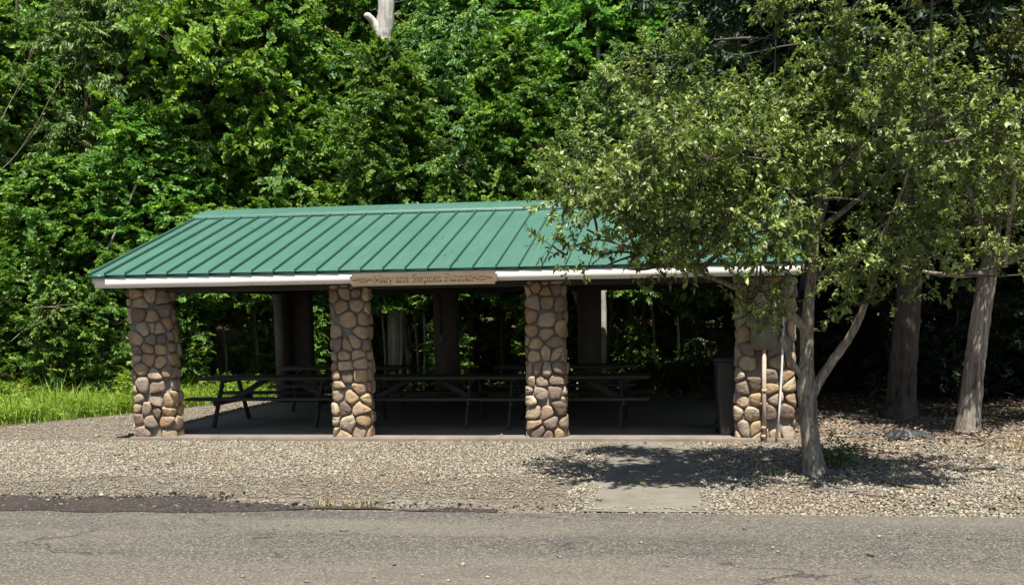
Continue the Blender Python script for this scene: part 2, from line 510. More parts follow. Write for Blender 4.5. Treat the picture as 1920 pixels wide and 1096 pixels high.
edge_road = lambda x: -5.18 + .035 * (x - 1.3) if x < 8 else -4.94
gr_far = [(22, 5.5), (14, 3.5), (12.5, 3.2), (9.6, 5.0), (9.4, 9.6), (-.2, 9.8), (-1.1, 8.6), (-1.6, 6.6), (-2.3, 4.9), (-3.3, 2.9), (-4.2, 1.6), (-6, .8), (-12, .2), (-30, 0)]
sheet('gravel_yard', [(-30, -5.6), (30, -5.6), (30, 5.5)] + gr_far, GZ - .004, MAT['gravel_bed'], kind='structure')
rp = wavy(-40, 50, 420, edge_road, .035, 3)
sheet('road', [(-40, -200)] + [(50, -200)] + rp[::-1], GZ + .004, MAT['asphalt'], kind='structure')
# dark wet grit washed against the road edge
gp = wavy(-8, 5.9, 60, lambda x: edge_road(x) - .04 - .20 * math.exp(-((x - 2.1) / .42) ** 2) - .05 * math.sin(x * 2.3), .05, 8)
gq = wavy(-8, 5.9, 60, lambda x: edge_road(x) + (.78 if x < 2.6 else max(.16, .78 - .32 * (x - 2.6))) + .07 * math.sin(3.1 * x) + .05 * math.sin(7.3 * x), .09, 9)
sheet('road_shoulder', gp + gq[::-1], GZ + .009, MAT['grit'], kind='structure')
path = sheet('path', [(6.66, -5.0), (6.83, -4.985), (6.99, -5.0), (7.2, -4.98), (7.41, -4.985), (7.62, -4.96), (7.80, -4.97), (7.765, -4.1), (7.74, -3.2), (7.70, -2.3), (7.69, -1.3), (7.65, -.4), (7.62, .415), (6.42, .415), (6.47, -.6), (6.50, -1.7), (6.56, -2.7), (6.59, -3.7), (6.64, -4.4)], GZ + .014, MAT['walk'], kind='structure')
b = MB(); b.bevbox((4.26, 3.86, -.055), (9.2, 6.86, .11), .012)
b.build('concrete_floor', MAT['slab'], kind='structure')

# ------------------------------------------------------------------ gravel
def pip(P, poly):
    x, y = P[:, 0], P[:, 1]; ins = np.zeros(len(P), bool); n = len(poly)
    for i in range(n):
        x1, y1 = poly[i]; x2, y2 = poly[(i + 1) % n]
        c = ((y1 > y) != (y2 > y)) & (x < (x2 - x1) * (y - y1) / ((y2 - y1) + 1e-12) + x1)
        ins ^= c
    return ins

def vnoise(x, y, s, seed=0):
    r = np.random.default_rng(seed); g = r.random((64, 64))
    u, v = x * s + 100, y * s + 100
    i, j = np.floor(u).astype(int), np.floor(v).astype(int); fu, fv = u - i, v - j
    fu = fu * fu * (3 - 2 * fu); fv = fv * fv * (3 - 2 * fv)
    a = lambda p, q: g[p % 64, q % 64]
    return (a(i, j) * (1 - fu) + a(i + 1, j) * fu) * (1 - fv) + (a(i, j + 1) * (1 - fu) + a(i + 1, j + 1) * fu) * fv

def chips(P, size, tint, zb, seed):
    """angular little stones"""
    r = np.random.default_rng(seed); n = len(P)
    base = np.array([[1, 0, 0], [.3, .95, 0], [-.8, .6, 0], [-.8, -.6, 0], [.3, -.95, 0], [0, 0, 1], [0, 0, -1.]])
    tr = []
    for i in range(5):
        j = (i + 1) % 5; tr += [[i, j, 5], [j, i, 6]]
    tr = np.array(tr)
    V = base[None] * (1 + r.normal(0, .2, (n, 7, 1))) + r.normal(0, .10, (n, 7, 3))
    S_ = size[:, None] * np.stack([r.uniform(.8, 1.3, n), r.uniform(.6, 1, n), r.uniform(.4, .7, n)], 1)
    V = V * S_[:, None]
    a = r.uniform(0, 2 * np.pi, n); tx = r.normal(0, .35, n)
    ca, sa, ct, st = np.cos(a), np.sin(a), np.cos(tx), np.sin(tx)
    y = V[..., 1] * ct[:, None] - V[..., 2] * st[:, None]; z = V[..., 1] * st[:, None] + V[..., 2] * ct[:, None]
    x = V[..., 0]
    X = x * ca[:, None] - y * sa[:, None]; Y = x * sa[:, None] + y * ca[:, None]
    W_ = np.stack([X + P[:, :1], Y + P[:, 1:2], z + zb[:, None]], -1)
    T = (np.arange(n)[:, None, None] * 7 + tr[None]).reshape(-1, 3)
    return W_.reshape(-1, 3), T, np.repeat(tint, 7)

def gravel():
    r = np.random.default_rng(11)
    # front strip (dense) and sides
    regs = [((-5.5, 13.5), (-5.15, .42), 165000), ((-7, -.6), (.42, 8.4), 14000), ((8.95, 16), (.42, 5.5), 26000), ((-.3, 9), (7.4, 9.7), 5000)]
    PP = []
    for (x0, x1), (y0, y1), n in regs: PP.append(np.stack([r.uniform(x0, x1, n), r.uniform(y0, y1, n)], 1))
    P = np.concatenate(PP)
    poly = [(-30, -5.05), (30, -5.0), (30, 5.5)] + gr_far
    P = P[pip(P, poly)]
    P = P[~pip(P, [(6.69, -4.95), (7.77, -4.9), (7.60, .5), (6.45, .5)])]
    x, y = P[:, 0], P[:, 1]
    # sparse in the compacted grey strip along the road on the left
    dens = np.ones(len(P))
    near = (x < 6.4)
    d_ = y - np.array([edge_road(t) for t in x])
    nz = vnoise(x, y, .9, 4)
    dens = np.where(near & (d_ < .72), .07, dens)
    dens = np.where(near & (d_ >= .72) & (d_ < 2.1 + (nz - .5) * 1.5), .42, dens)
    dens = np.where((x > 9) & (y > .6), .45, dens)
    P = P[r.random(len(P)) < dens]; x, y = P[:, 0], P[:, 1]
    size = np.exp(r.normal(np.log(.0118), .36, len(P)))
    size = np.where((x > 7.8) & (y < -2.5), size * 1.05, size)
    t = np.clip(r.beta(1.7, 1.7, len(P)) * .92, 0, .9)
    d_ = y - np.array([edge_road(q) for q in x])
    t = np.where((x < 6.4) & (d_ < 2.0), t * .75, t)
    br = vnoise(x, y, .7, 7)
    t = np.where((r.random(len(P)) < .28 * (br > .74)), 1.0, t)
    V, T, A = chips(P, size, t, GZ + size * .25, 12)
    b = MB(); b.add(V, None, T, tint=A)
    b.build('gravel', MAT['stone_chip'], kind='stuff', label='pale tan crushed gravel covering the yard round the pavilion')
gravel()
def spill():
    r = np.random.default_rng(91); n = 1000
    sd = r.choice([0, 1], n); t = r.random(n); off = np.abs(r.normal(0, .055, n))
    x = np.where(sd == 0, 6.66 - .24 * t + off, 7.80 - .18 * t - off); y = -4.9 + 5.3 * t
    k = r.random(n) < .12; x = np.where(k, r.uniform(6.5, 7.7, n), x)
    e = r.random(n) < .10; y = np.where(e, -4.9 + np.abs(r.normal(0, .06, n)), y); x = np.where(e, r.uniform(6.6, 7.8, n), x)
    size = np.exp(r.normal(np.log(.012), .35, n)); V, T, A = chips(np.stack([x, y], 1), size, r.uniform(.1, .9, n), GZ + .014 + size * .3, 92)
    b = MB(); b.add(V, None, T, tint=A); b.build('spilled_gravel', MAT['stone_chip'], kind='stuff', label='stray gravel spilled along the edges of the concrete path')
spill()

def crumbs():
    r = np.random.default_rng(77)
    x = np.concatenate([r.uniform(-6, 3.6, 900), r.normal(2.7, .8, 500), r.uniform(3, 6.4, 260)])
    off = np.where(x < 3.2, r.normal(.72, .13, len(x)), r.normal(.25, .14, len(x)))
    P = np.stack([x, np.array([edge_road(q) for q in x]) + off], 1)
    size = np.exp(r.normal(np.log(.009), .5, len(P)))
    V, T, A = chips(P, size, np.clip(r.normal(.05, .08, len(P)), 0, .35), GZ + size * .3, 78)
    b = MB(); b.add(V, None, T, tint=A)
    b.build('asphalt_crumbs', MAT['crumb'], kind='stuff', label='broken black asphalt crumbs along the ragged road edge')
m = MT('asphalt_crumb', .85, .3); m.col(m.ramp(m.attr(), [(0, (.014, .013, .012)), (.1, (.05, .045, .04)), (.35, (.20, .19, .18))])); MAT['crumb'] = m.m
crumbs()

def pebbles():
    r = np.random.default_rng(31)
    P = np.stack([r.uniform(1, 13, 260), -5.15 - np.abs(r.normal(0, .9, 260))], 1)
    size = np.exp(r.normal(np.log(.010), .45, len(P)))
    b = MB()
    V, T, A = chips(P, size, r.uniform(.0, .7, len(P)), GZ + .004 + size * .3, 32)
    b.add(V, None, T, tint=A)
    # the few larger ones lying by the bottom of the view
    Q = np.array([at(a, c_, z=GZ)[:2] for a, c_ in ((740, 1060), (868, 1060), (792, 1080), (700, 1083), (915, 1084), (660, 1030), (455, 1083), (575, 1092), (840, 1090))])
    V, T, A = chips(Q, np.array([.028, .03, .018, .02, .02, .016, .016, .018, .02]), np.array([.05, .6, .8, .5, .85, .3, .7, .6, .9]), np.full(9, GZ + .012), 33)
    b.add(V, None, T, tint=A)
    b.build('loose_pebbles', MAT['stone_chip'], kind='stuff', label='loose pebbles strewn over the grey asphalt')
pebbles()

# dead leaves
def flat_leaves(P, seed, L=(.04, .08)):
    r = np.random.default_rng(seed); n = len(P); a = r.uniform(0, 2 * np.pi, n)
    D = np.stack([np.cos(a), np.sin(a), r.normal(0, .18, n)], 1)
    N = nrm(np.stack([r.normal(0, .35, n), r.normal(0, .35, n), np.ones(n)], 1))
    b = MB(); l = r.uniform(L[0], L[1], n)
    b.leaves(P, D, N, l, l * .6, r.random(n), .2, -.15)
    return b
r = np.random.default_rng(41)
P = np.stack([r.normal(10.6, 1.6, 3800), r.normal(.9, 1.6, 3800)], 1)
P = np.vstack([P, np.stack([r.uniform(9.2, 17, 5000), r.uniform(1.2, 8, 5000)], 1), np.stack([r.uniform(-6, 7, 160), r.uniform(-5.0, .3, 160)], 1),
               np.stack([r.normal(-4.2, .8, 260), r.normal(.2, .7, 260)], 1), np.stack([r.uniform(-3, 11, 4000), r.uniform(7.4, 13, 4000)], 1),
               np.stack([r.uniform(9, 13, 240), r.uniform(-4.9, -3.9, 240)], 1)])
P = P[~((P[:, 0] > -.4) & (P[:, 0] < 8.9) & (P[:, 1] > .4) & (P[:, 1] < 7.35))]
zz = np.where(P[:, 1] > 9, GZ + .03, GZ + .02)
flat_leaves(np.column_stack([P, zz]), 42).build('leaf_litter', MAT['litter'], kind='stuff', label='brown fallen leaves scattered over gravel and woodland floor')

# ------------------------------------------------------------------ pavilion
X0, X1 = -.56, 8.93
HE, SLP, YR = 2.263, .279, 4.15
ZR = HE + SLP * YR
ZF0, ZF1 = 2.083, 2.232
pav = empty('pavilion', (4.2, 3.9, 0), label='open picnic pavilion with green metal roof on rounded field stone pillars', category='pavilion')
PO = -np.array(pav.location)
def pb(mb, name, mat, parent=None, smooth=False, **t):
    """a part of the pavilion, built in world coordinates"""
    o = mb.build(name, mat, None, smooth, **t)
    o.parent = parent if parent is not None else pav
    if parent is None: o.location = PO
    return o

b = MB()
npan = 32
ribs = [X0 + .22 + .3 * i for i in range(31)]
edges = [X0] + ribs + [X1]
r = np.random.default_rng(2)
nrml = nrm(np.array([0, -SLP, 1.0]))
for side in (0, 1):
    for e0, e1 in zip(edges[:-1], edges[1:]):
        ny = 9; dz = r.normal(0, .0018, (2, ny)) ; tilt = r.normal(0, .002)
        ys = np.linspace(-.018, YR, ny)
        v = []
        for k, y in enumerate(ys):
            z = HE + SLP * y
            for f in (0, .5, 1):
                v.append([e0 + (e1 - e0) * f, y, z + (r.normal(.0, .0015) if f == .5 else 0)])
        v = np.array(v)
        if side: v[:, 1] = 2 * YR - v[:, 1]
        q = []
        for k in range(ny - 1):
            for c_ in range(2):
                a = k * 3 + c_; f = [a, a + 1, a + 4, a + 3]; q.append(f if not side else f[::-1])
        b.add(v, q)
        # underside and front lip
    # thickness slab beneath
ve = np.array([[X0, -.012, HE - .014], [X1, -.012, HE - .014], [X1, YR, ZR - .014], [X0, YR, ZR - .014], [X0, 2 * YR + .012, HE - .014], [X1, 2 * YR + .012, HE - .014]])
b.add(ve, [[0, 3, 2, 1], [3, 4, 5, 2]])
roof = pb(b, 'roof', MAT['roof'])
b = MB()
for x in ribs + [X0 + .012, X1 - .012]:
    for sgn in (0, 1):
        y0, y1 = -.022, 3.52
        P0 = np.array([x, y0, HE + SLP * y0]); P1 = np.array([x, y1, HE + SLP * y1])
        if sgn: P0[1] = 2 * YR - P0[1]; P1[1] = 2 * YR - P1[1]
        up = nrml if not sgn else nrml * [1, -1, 1]
        b.beam(P0 + up * .022, P1 + up * .022, .013, .046, up=up, b_=.003)
pb(b, 'standing_seams', MAT['roof'], roof)
# ridge cap, a rounded strip that laps over the seam ends
b = MB()
prof = []
for t_ in np.linspace(-1, 1, 13):
    y = YR + t_ * .67; z = ZR - abs(t_) * .67 * SLP + .052 - .03 * (1 - abs(t_)) ** 3
    prof.append((y, z))
prof = [(prof[0][0], prof[0][1] - .04)] + prof + [(prof[-1][0], prof[-1][1] - .04)]
for ka, (xa, xb) in enumerate([(X0 - .02, 1.2), (1.2, 4.3), (4.3, 7.3), (7.3, X1 + .02)]):
    n = len(prof); lift = .003 * (ka % 2)
    v = [[x, y, z + lift] for x in (xa, xb) for y, z in prof]
    b.add(v, [[i, i + n, i + n + 1, i + 1] for i in range(n - 1)])
for x, d_ in ((X0 - .02, 1), (X1 + .02, -1)):
    n = len(prof); v = [[x, y, z] for y, z in prof] + [[x, YR, ZR - .02]]
    b.add(v, None, [[i, i + 1, n] if d_ > 0 else [i + 1, i, n] for i in range(n - 1)])
pb(b, 'ridge_cap', MAT['roof'], roof)
b = MB(); b.box(((X0 + X1) / 2, 3.50, HE + SLP * 3.50 + .012), (X1 - X0 - .01, .012, .05)); pb(b, 'cap_shadow_strip', MAT['trim'], roof)  # dark strip standing in for the shadow line under the cap edge
# drip edge: each pan sags a touch towards its right seam, which leaves a stepped shadow on the fascia
b = MB()
for e0, e1 in zip(edges[:-1], edges[1:]):
    o0 = -.009; o1 = -.013 - r.uniform(0, .002)
    if e0 == X0: o0 = o1 = -.052
    z0, z1 = HE - .042, HE - .004
    v = [[e0 + .001, o0, z0], [e1 - .001, o1, z0], [e1 - .001, o1, z1], [e0 + .001, o0, z1], [e0 + .001, .03, z0], [e1 - .001, .03, z0], [e1 - .001, .03, z1], [e0 + .001, .03, z1]]
    b.add(v, [[0, 1, 2, 3], [4, 7, 6, 5], [0, 4, 5, 1], [3, 2, 6, 7], [0, 3, 7, 4], [1, 5, 6, 2]])
pb(b, 'drip_edge', MAT['trim'], roof)
b = MB(); b.box(((X0 + X1) / 2, 2 * YR, HE - .022), (X1 - X0, .04, .036)); pb(b, 'drip_edge', MAT['trim'], roof)
# rake trim on the two gables
for x in (X0 + .01, X1 - .01):
    b = MB()
    for sgn in (0, 1):
        P0 = np.array([x, .05, HE + SLP * .05 - .075]); P1 = np.array([x, YR - .002, ZR - .075])
        if sgn: P0[1] = 2 * YR - P0[1]; P1[1] = 2 * YR - P1[1]
        b.beam(P0, P1, .022, .11, up=(0, 0, 1))
    pb(b, 'rake_trim', MAT['fascia'])
# fascia boards in lengths
cuts = [-.505, 1.93, 4.9, 7.3, 8.885]
b = MB()
for i, (xa, xb) in enumerate(zip(cuts[:-1], cuts[1:])):
    n = 24; xs = np.linspace(xa + .002, xb - .002, n)
    rr = np.random.default_rng(60 + i)
    wv = np.convolve(rr.normal(0, .0012, n + 6), np.ones(5) / 3, 'same')[3:-3]
    wz = np.convolve(rr.normal(0, .0016, n + 6), np.ones(5) / 3, 'same')[3:-3]
    v = []
    for x, a, c_ in zip(xs, wv, wz):
        v += [[x, -.002 + a, ZF0 + c_], [x, -.002, (ZF0 + ZF1) / 2], [x, 0, ZF1], [x, .03, ZF1], [x, .03, ZF0 + c_]]
    q = []
    for k in range(n - 1):
        for j in range(5):
            q.append([k * 5 + j, k * 5 + 5 + j, k * 5 + 5 + (j + 1) % 5, k * 5 + (j + 1) % 5][::1])
    b.add(v, [f[::-1] for f in q][::1] if False else q)
    b.add(v[:5], None, [[0, 2, 1], [0, 3, 2], [0, 4, 3]]); b.add(v[-5:], None, [[0, 1, 2], [0, 2, 3], [0, 3, 4]])
pb(b, 'fascia', MAT['fascia'])
b = MB(); b.box(((X0 + X1) / 2, 2 * YR - .04, 2.157), (X1 - X0 - .1, .03, .149)); pb(b, 'fascia', MAT['fascia'])
# marks on the fascia: nail heads, smudges
for px, py, sx, sz in ((251, 535, .006, .012), (366, 534, .005, .016), (472, 533, .008, .02), (609, 531, .006, .02), (1053.5, 516.5, .022, .028), (690, 530, .006, .008)):
    p = at(px, py, y=-.006); b = MB()
    if abs(px - 1053.5) < 1: b.tube([p + [0, .004, 0], p + [0, -.012, 0]], [.02, .014], 8)
    else: b.bevbox(p, (sx, .004, sz), .001)
    pb(b, 'nail', MAT['groove'])
# ceiling, beams
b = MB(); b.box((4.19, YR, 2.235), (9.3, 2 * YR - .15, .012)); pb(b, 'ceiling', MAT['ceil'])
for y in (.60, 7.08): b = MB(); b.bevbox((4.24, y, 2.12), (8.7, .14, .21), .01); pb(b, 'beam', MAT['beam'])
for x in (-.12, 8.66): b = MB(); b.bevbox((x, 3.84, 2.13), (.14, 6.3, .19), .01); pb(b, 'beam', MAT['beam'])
# gable walls above the end beams
for x, sgn in ((-.3, 1), (8.72, -1)):
    b = MB()
    tri = [[x, .4, 2.22], [x, 7.9, 2.22], [x, YR, ZR - .06]]
    t2 = [[x + .05 * sgn, *p[1:]] for p in tri]
    b.add(tri + t2, [[0, 3, 4, 1]], [[0, 1, 2], [3, 5, 4]])
    pb(b, 'gable_wall', MAT['fascia'])

# stones laid over a strip that wraps round a pillar
def clip(poly, p, n):
    out = []
    for i in range(len(poly)):
        a = poly[i]; c_ = poly[(i + 1) % len(poly)]
        da = (a - p) @ n; dc = (c_ - p) @ n
        if da <= 0: out.append(a)
        if (da < 0) != (dc < 0) and abs(da - dc) > 1e-12: out.append(a + (c_ - a) * da / (da - dc))
    return out

def veneer(path, H, seed, mb, cell=.165, z0=-.05):
    r = np.random.default_rng(seed)
    path = np.array(path, float); seg = path[1:] - path[:-1]; sl_ = np.linalg.norm(seg, axis=1); cum = np.concatenate([[0], np.cumsum(sl_)])
    T = seg / sl_[:, None]; Nn = np.stack([T[:, 1], -T[:, 0]], 1); Ltot = cum[-1]
    pts = []; z = z0
    row = 0
    while z < H:
        h = cell * r.uniform(.72, 1.25); u = r.uniform(-.1, .05)
        while u < Ltot + .1:
            wd = cell * r.uniform(.75, 1.55) if r.random() > .12 else cell * .55
            # corner stones sit square on the corner
            pts.append((u + wd / 2 + r.normal(0, .008), z + h / 2 + r.normal(0, h * .2))); u += wd
        z += h; row += 1
    pts = np.array(pts); pts = pts[r.random(len(pts)) > .13]
    def mapp(u, h):
        u_ = np.clip(u, 0, Ltot - 1e-6); k = np.clip(np.searchsorted(cum, u_, 'right') - 1, 0, len(seg) - 1)
        p = path[k] + T[k] * (u_ - cum[k])[:, None] + T[k] * (u - u_)[:, None] * .3
        n = Nn[k].copy(); c_ = .055
        for ci in range(1, len(seg)):
            d_ = u_ - cum[ci]; f = np.clip(d_ / c_, -1, 1); m_ = np.abs(d_) < c_
            wgt = (f + 1) / 2; nn = nrm(Nn[ci - 1][None] * (1 - wgt)[:, None] + Nn[ci][None] * wgt[:, None])
            n = np.where(m_[:, None], nn, n)
            pull = np.where(m_, (1 - np.abs(f)) ** 2 * .022, 0)
            p = p - nrm(Nn[ci - 1] + Nn[ci])[None] * pull[:, None]
        return p + n * h[:, None]
    for i, c_ in enumerate(pts):
        if c_[0] < -.03 or c_[0] > Ltot + .03 or c_[1] > H + .06: continue
        d_ = np.linalg.norm(pts - c_, axis=1); nb = np.where((d_ > 1e-6) & (d_ < .5))[0]
        poly = [np.array(q) for q in ((c_[0] - .15, c_[1] - .13), (c_[0] + .15, c_[1] - .13), (c_[0] + .15, c_[1] + .13), (c_[0] - .15, c_[1] + .13))]
        for j in nb:
            n = (pts[j] - c_) / d_[j]; poly = clip(poly, c_ + n * d_[j] / 2, n)
            if len(poly) < 3: break
        for p, n in (((0, 0), (-1, 0)), ((Ltot, 0), (1, 0)), ((0, H), (0, 1)), ((0, z0), (0, -1))):
            if len(poly) >= 3: poly = clip(poly, np.array(p, float), np.array(n, float))
        if len(poly) < 3: continue
        poly = np.array(poly); cen = poly.mean(0)
        A_ = .5 * abs(np.sum(poly[:, 0] * np.roll(poly[:, 1], -1) - poly[:, 1] * np.roll(poly[:, 0], -1)))
        if A_ < .0012: continue
        R_ = math.sqrt(A_ / math.pi); gap = r.uniform(.004, .0085)
        poly = cen + (poly - cen) * max(.55, 1 - gap / R_)
        # round the corners
        k = np.arange(0)
        P = poly
        for ff in (.24, .27):
            Q = []
            for a in range(len(P)):
                p, q = P[a], P[(a + 1) % len(P)]
                f = ff; Q += [p * (1 - f) + q * f, p * f + q * (1 - f)]
            P = np.array(Q)
        m_ = len(P); P = P + r.normal(0, .0015, P.shape)
        thick = r.uniform(.038, .064) * min(1.15, R_ / .07)
        off = r.normal(0, .2, 2); tilt = r.normal(0, .010, 2) / .1
        us = []; hs = []
        for sc_, hh in ((1.0, -.35), (1.0, .28), (.96, .64), (.86, .90), (.66, 1.0), (.35, 1.02)):
            rr = cen + (P - cen) * sc_
            us.append(rr)
            hs.append(np.full(m_, hh * thick) + ((rr - cen) @ tilt) * (hh > 0) + (r.normal(0, .0022, m_) if hh > .5 else 0))
        us.append(cen[None]); hs.append(np.array([thick * 1.04]))
        U = np.concatenate(us); Hh = np.concatenate(hs)
        xy = mapp(U[:, 0], Hh)
        v = np.column_stack([xy, U[:, 1]])
        a = np.arange(m_); q = []
        for ring in range(5):
            q.append(np.stack([ring * m_ + a, ring * m_ + (a + 1) % m_, (ring + 1) * m_ + (a + 1) % m_, (ring + 1) * m_ + a], -1))
        tr = np.stack([5 * m_ + a, 5 * m_ + (a + 1) % m_, np.full(m_, 6 * m_)], -1)
        q = np.concatenate(q)
        ar = np.sum(P[:, 0] * np.roll(P[:, 1], -1) - P[:, 1] * np.roll(P[:, 0], -1))
        # path runs so that outward is to its right; flip if needed
        if ar < 0: q = q[:, ::-1]; tr = tr[:, ::-1]
        mb.add(v, q[:, ::-1], tr[:, ::-1], tint=float(r.random()))

HP = 2.085
def pillar(boxes, path, seed, mortar_boxes, label):
    b = MB()
    for (xa, xb, ya, yb) in boxes: b.box(((xa + xb) / 2, (ya + yb) / 2, (HP - .02) / 2), (xb - xa, yb - ya, HP + .02))
    o = pb(b, 'stone_pillar', MAT['stucco'], label=label)
    mo = MB()
    # mortar: a skin along the path
    p = np.array(path); n = len(p)
    seg = p[1:] - p[:-1]; T = seg / np.linalg.norm(seg, axis=1)[:, None]; Nn = np.stack([T[:, 1], -T[:, 0]], 1)
    nv = [Nn[0]] + [(Nn[i - 1] + Nn[i]) for i in range(1, n - 1)] + [Nn[-1]]
    outer = p + np.array(nv) * .002; inner = p - np.array(nv) * .028
    v = []
    for z in (-.05, HP):
        v += [[*q_, z] for q_ in outer] + [[*q_, z] for q_ in inner]
    q = []
    for i in range(n - 1):
        q += [[i, i + 1, 2 * n + i + 1, 2 * n + i], [n + i + 1, n + i, 3 * n + i, 3 * n + i + 1], [2 * n + i, 2 * n + i + 1, 3 * n + i + 1, 3 * n + i]]
    q += [[n, 0, 2 * n, 3 * n], [n - 1, 2 * n - 1, 4 * n - 1, 3 * n - 1]]
    q = [f[::-1] for f in q]
    mo.add(v, q); pb(mo, 'mortar', MAT['mortar'], o)
    st = MB(); veneer(path, HP - .002, seed, st); pb(st, 'stone_facing', MAT['stone'], o, smooth=True)
    return o

s_ = .045   # stones stand this far out of the mortar
YF = .47 + s_
# each path runs with the open air on its right hand side when drawn from the right edge to the left edge
def mid_front(xa, xb, seed, label):
    return pillar([(xa + s_ + .03, xb - s_ - .03, YF + .03, YF + .27)], [(xa + s_, YF + .26), (xa + s_, YF), (xb - s_, YF), (xb - s_, YF + .26)], seed, None, label)
mid_front(2.645, 3.175, 21, 'narrow front stone pillar left of the middle, behind the end of the name board')
mid_front(5.35, 5.875, 22, 'narrow front stone pillar right of the middle')
pillar([(-.30 + s_ + .03, .31 - s_ - .03, YF + .03, YF + .27), (-.30 + s_ + .03, -.30 + s_ + .2, YF + .272, YF + .66)],
       [(-.30 + s_, YF + .66), (-.30 + s_, YF), (.33 - s_, YF), (.33 - s_, YF + .28)], 23, None, 'wide stone corner pillar at the grassy end')
pillar([(8.12 + s_ + .03, 8.86 - s_ - .03, YF + .03, YF + .27), (8.86 - s_ - .2, 8.86 - s_ - .03, YF + .272, YF + .66)],
       [(8.12 + s_, YF + .28), (8.12 + s_, YF), (8.86 - s_, YF), (8.86 - s_, YF + .66)], 24, None, 'wide stone corner pillar carrying the utility box and pipes')
# back row: plain brown inner faces, stones outside
YB = 7.20
for k_, (xa, xb, cor) in enumerate([(2.63, 3.06, 0), (5.37, 5.79, 0), (-.34, .17, -1), (8.34, 8.86, 1)]):
    bx = [(xa, xb, 6.92, YB - .03)]
    lab = ['plain brown back pillar with a thin conduit and switch box', 'plain brown back pillar beside the pale tree trunk', 'L shaped back corner pillar with pale brown inner faces', 'back corner pillar hidden behind the rubbish bins'][k_]
    pth = [(xb, YB), (xa, YB)]
    if cor < 0:
        bx.append((xa + .002, xa + .17, 6.40, 6.918)); pth = [(xb, YB), (xa + .035, YB), (xa + .035, 6.46)]
    if cor > 0:
        bx.append((xb - .17, xb - .002, 6.40, 6.918)); pth = [(xb + .03, 6.42), (xb + .03, YB), (xa, YB)]
    pillar(bx, pth, 30 + k_, None, lab)
# switch box and its conduit on the back pillar
b = MB(); q = at(828, 634, y=6.9)
b.bevbox((q[0], 6.895, q[2]), (.075, .045, .125), .006)
sb = pb(b, 'switch_box', MAT['boxpaint'])
b = MB(); b.tube([(q[0] - .01, 6.905, q[2] + .06), (q[0] - .02, 6.905, 2.02)], .010, 6); pb(b, 'conduit', MAT['bin_dark'], sb)
# utility box and two pipes on the right pillar
b = MB()
q0 = at(1408, 596, y=.42); q1 = at(1457, 655, y=.42)
b.bevbox(((q0[0] + q1[0]) / 2, .425, (q0[2] + q1[2]) / 2), (q1[0] - q0[0], .10, q0[2] - q1[2]), .008)
b.bevbox(((q0[0] + q1[0]) / 2, .371, (q0[2] + q1[2]) / 2), (q1[0] - q0[0] - .03, .012, q0[2] - q1[2] - .03), .003)
ub = pb(b, 'utility_box', MAT['boxpaint'])
b = MB(); p0 = at(1433, 655, y=.40); p1 = at(1435, 821, y=.40)
b.tube([(p0[0], .40, p0[2]), (p0[0] + .003, .40, .55), (p1[0], .40, GZ - .02)], .027, 12)
for z in (.62, .14, .03): b.tube([(p0[0] + .004, .40, z - .02), (p0[0] + .004, .40, z + .02)], .034, 12)
b.bevbox((p0[0] + .004, .43, .45), (.10, .03, .022), .004)
pb(b, 'conduit', MAT['pipe'], None, True, label='thick tan painted pipe running down to the ground')
b = MB()
pts = [at(1469, 590, y=.42), at(1468, 640, y=.40), at(1466, 690, y=.385), at(1462, 760, y=.375), at(1457, 822, y=.36)]
b.tube(pts, .0145, 10)
pb(b, 'conduit', MAT['galv'], None, True, label='thin white pipe leaning away from the pillar')
b = MB(); a0 = at(1473, 505, y=.44); a1 = at(1471, 588, y=.44)
b.tube([a0, a1], .022, 10); pb(b, 'conduit', MAT['boxpaint'], None, True, label='grey pipe stub under the eave')

# ------------------------------------------------------------------ name board
sgn = empty('name_sign', (4.095, -.02, 2.11), label='long carved wooden name board fixed along the white fascia', category='sign')
b = MB()
xa, xb, z0, z1 = 3.115, 5.075, 2.045, 2.205
nt_ = .028
prof = [(xa + nt_, z0), (xb - nt_, z0), (xb - nt_, z0 + .022), (xb, z0 + .035), (xb, z1 - .035), (xb - nt_, z1 - .022), (xb - nt_, z1), (xa + nt_, z1), (xa + nt_, z1 - .022), (xa, z1 - .035), (xa, z0 + .035), (xa + nt_, z0 + .022)]
n = len(prof)
v = [[x, -.040, z] for x, z in prof] + [[x, -.006, z] for x, z in prof]
me = bpy.data.meshes.new('board')
me.from_pydata([tuple(np.array(p) - np.array([4.095, -.02, 2.11])) for p in v], [], [list(range(n)), list(range(n, 2 * n))[::-1]] + [[i, i + n, (i + 1) % n + n, (i + 1) % n] for i in range(n)])
me.materials.append(MAT['sign']); me.update()
bo = bpy.data.objects.new('board', me); COL.objects.link(bo); bo.parent = sgn
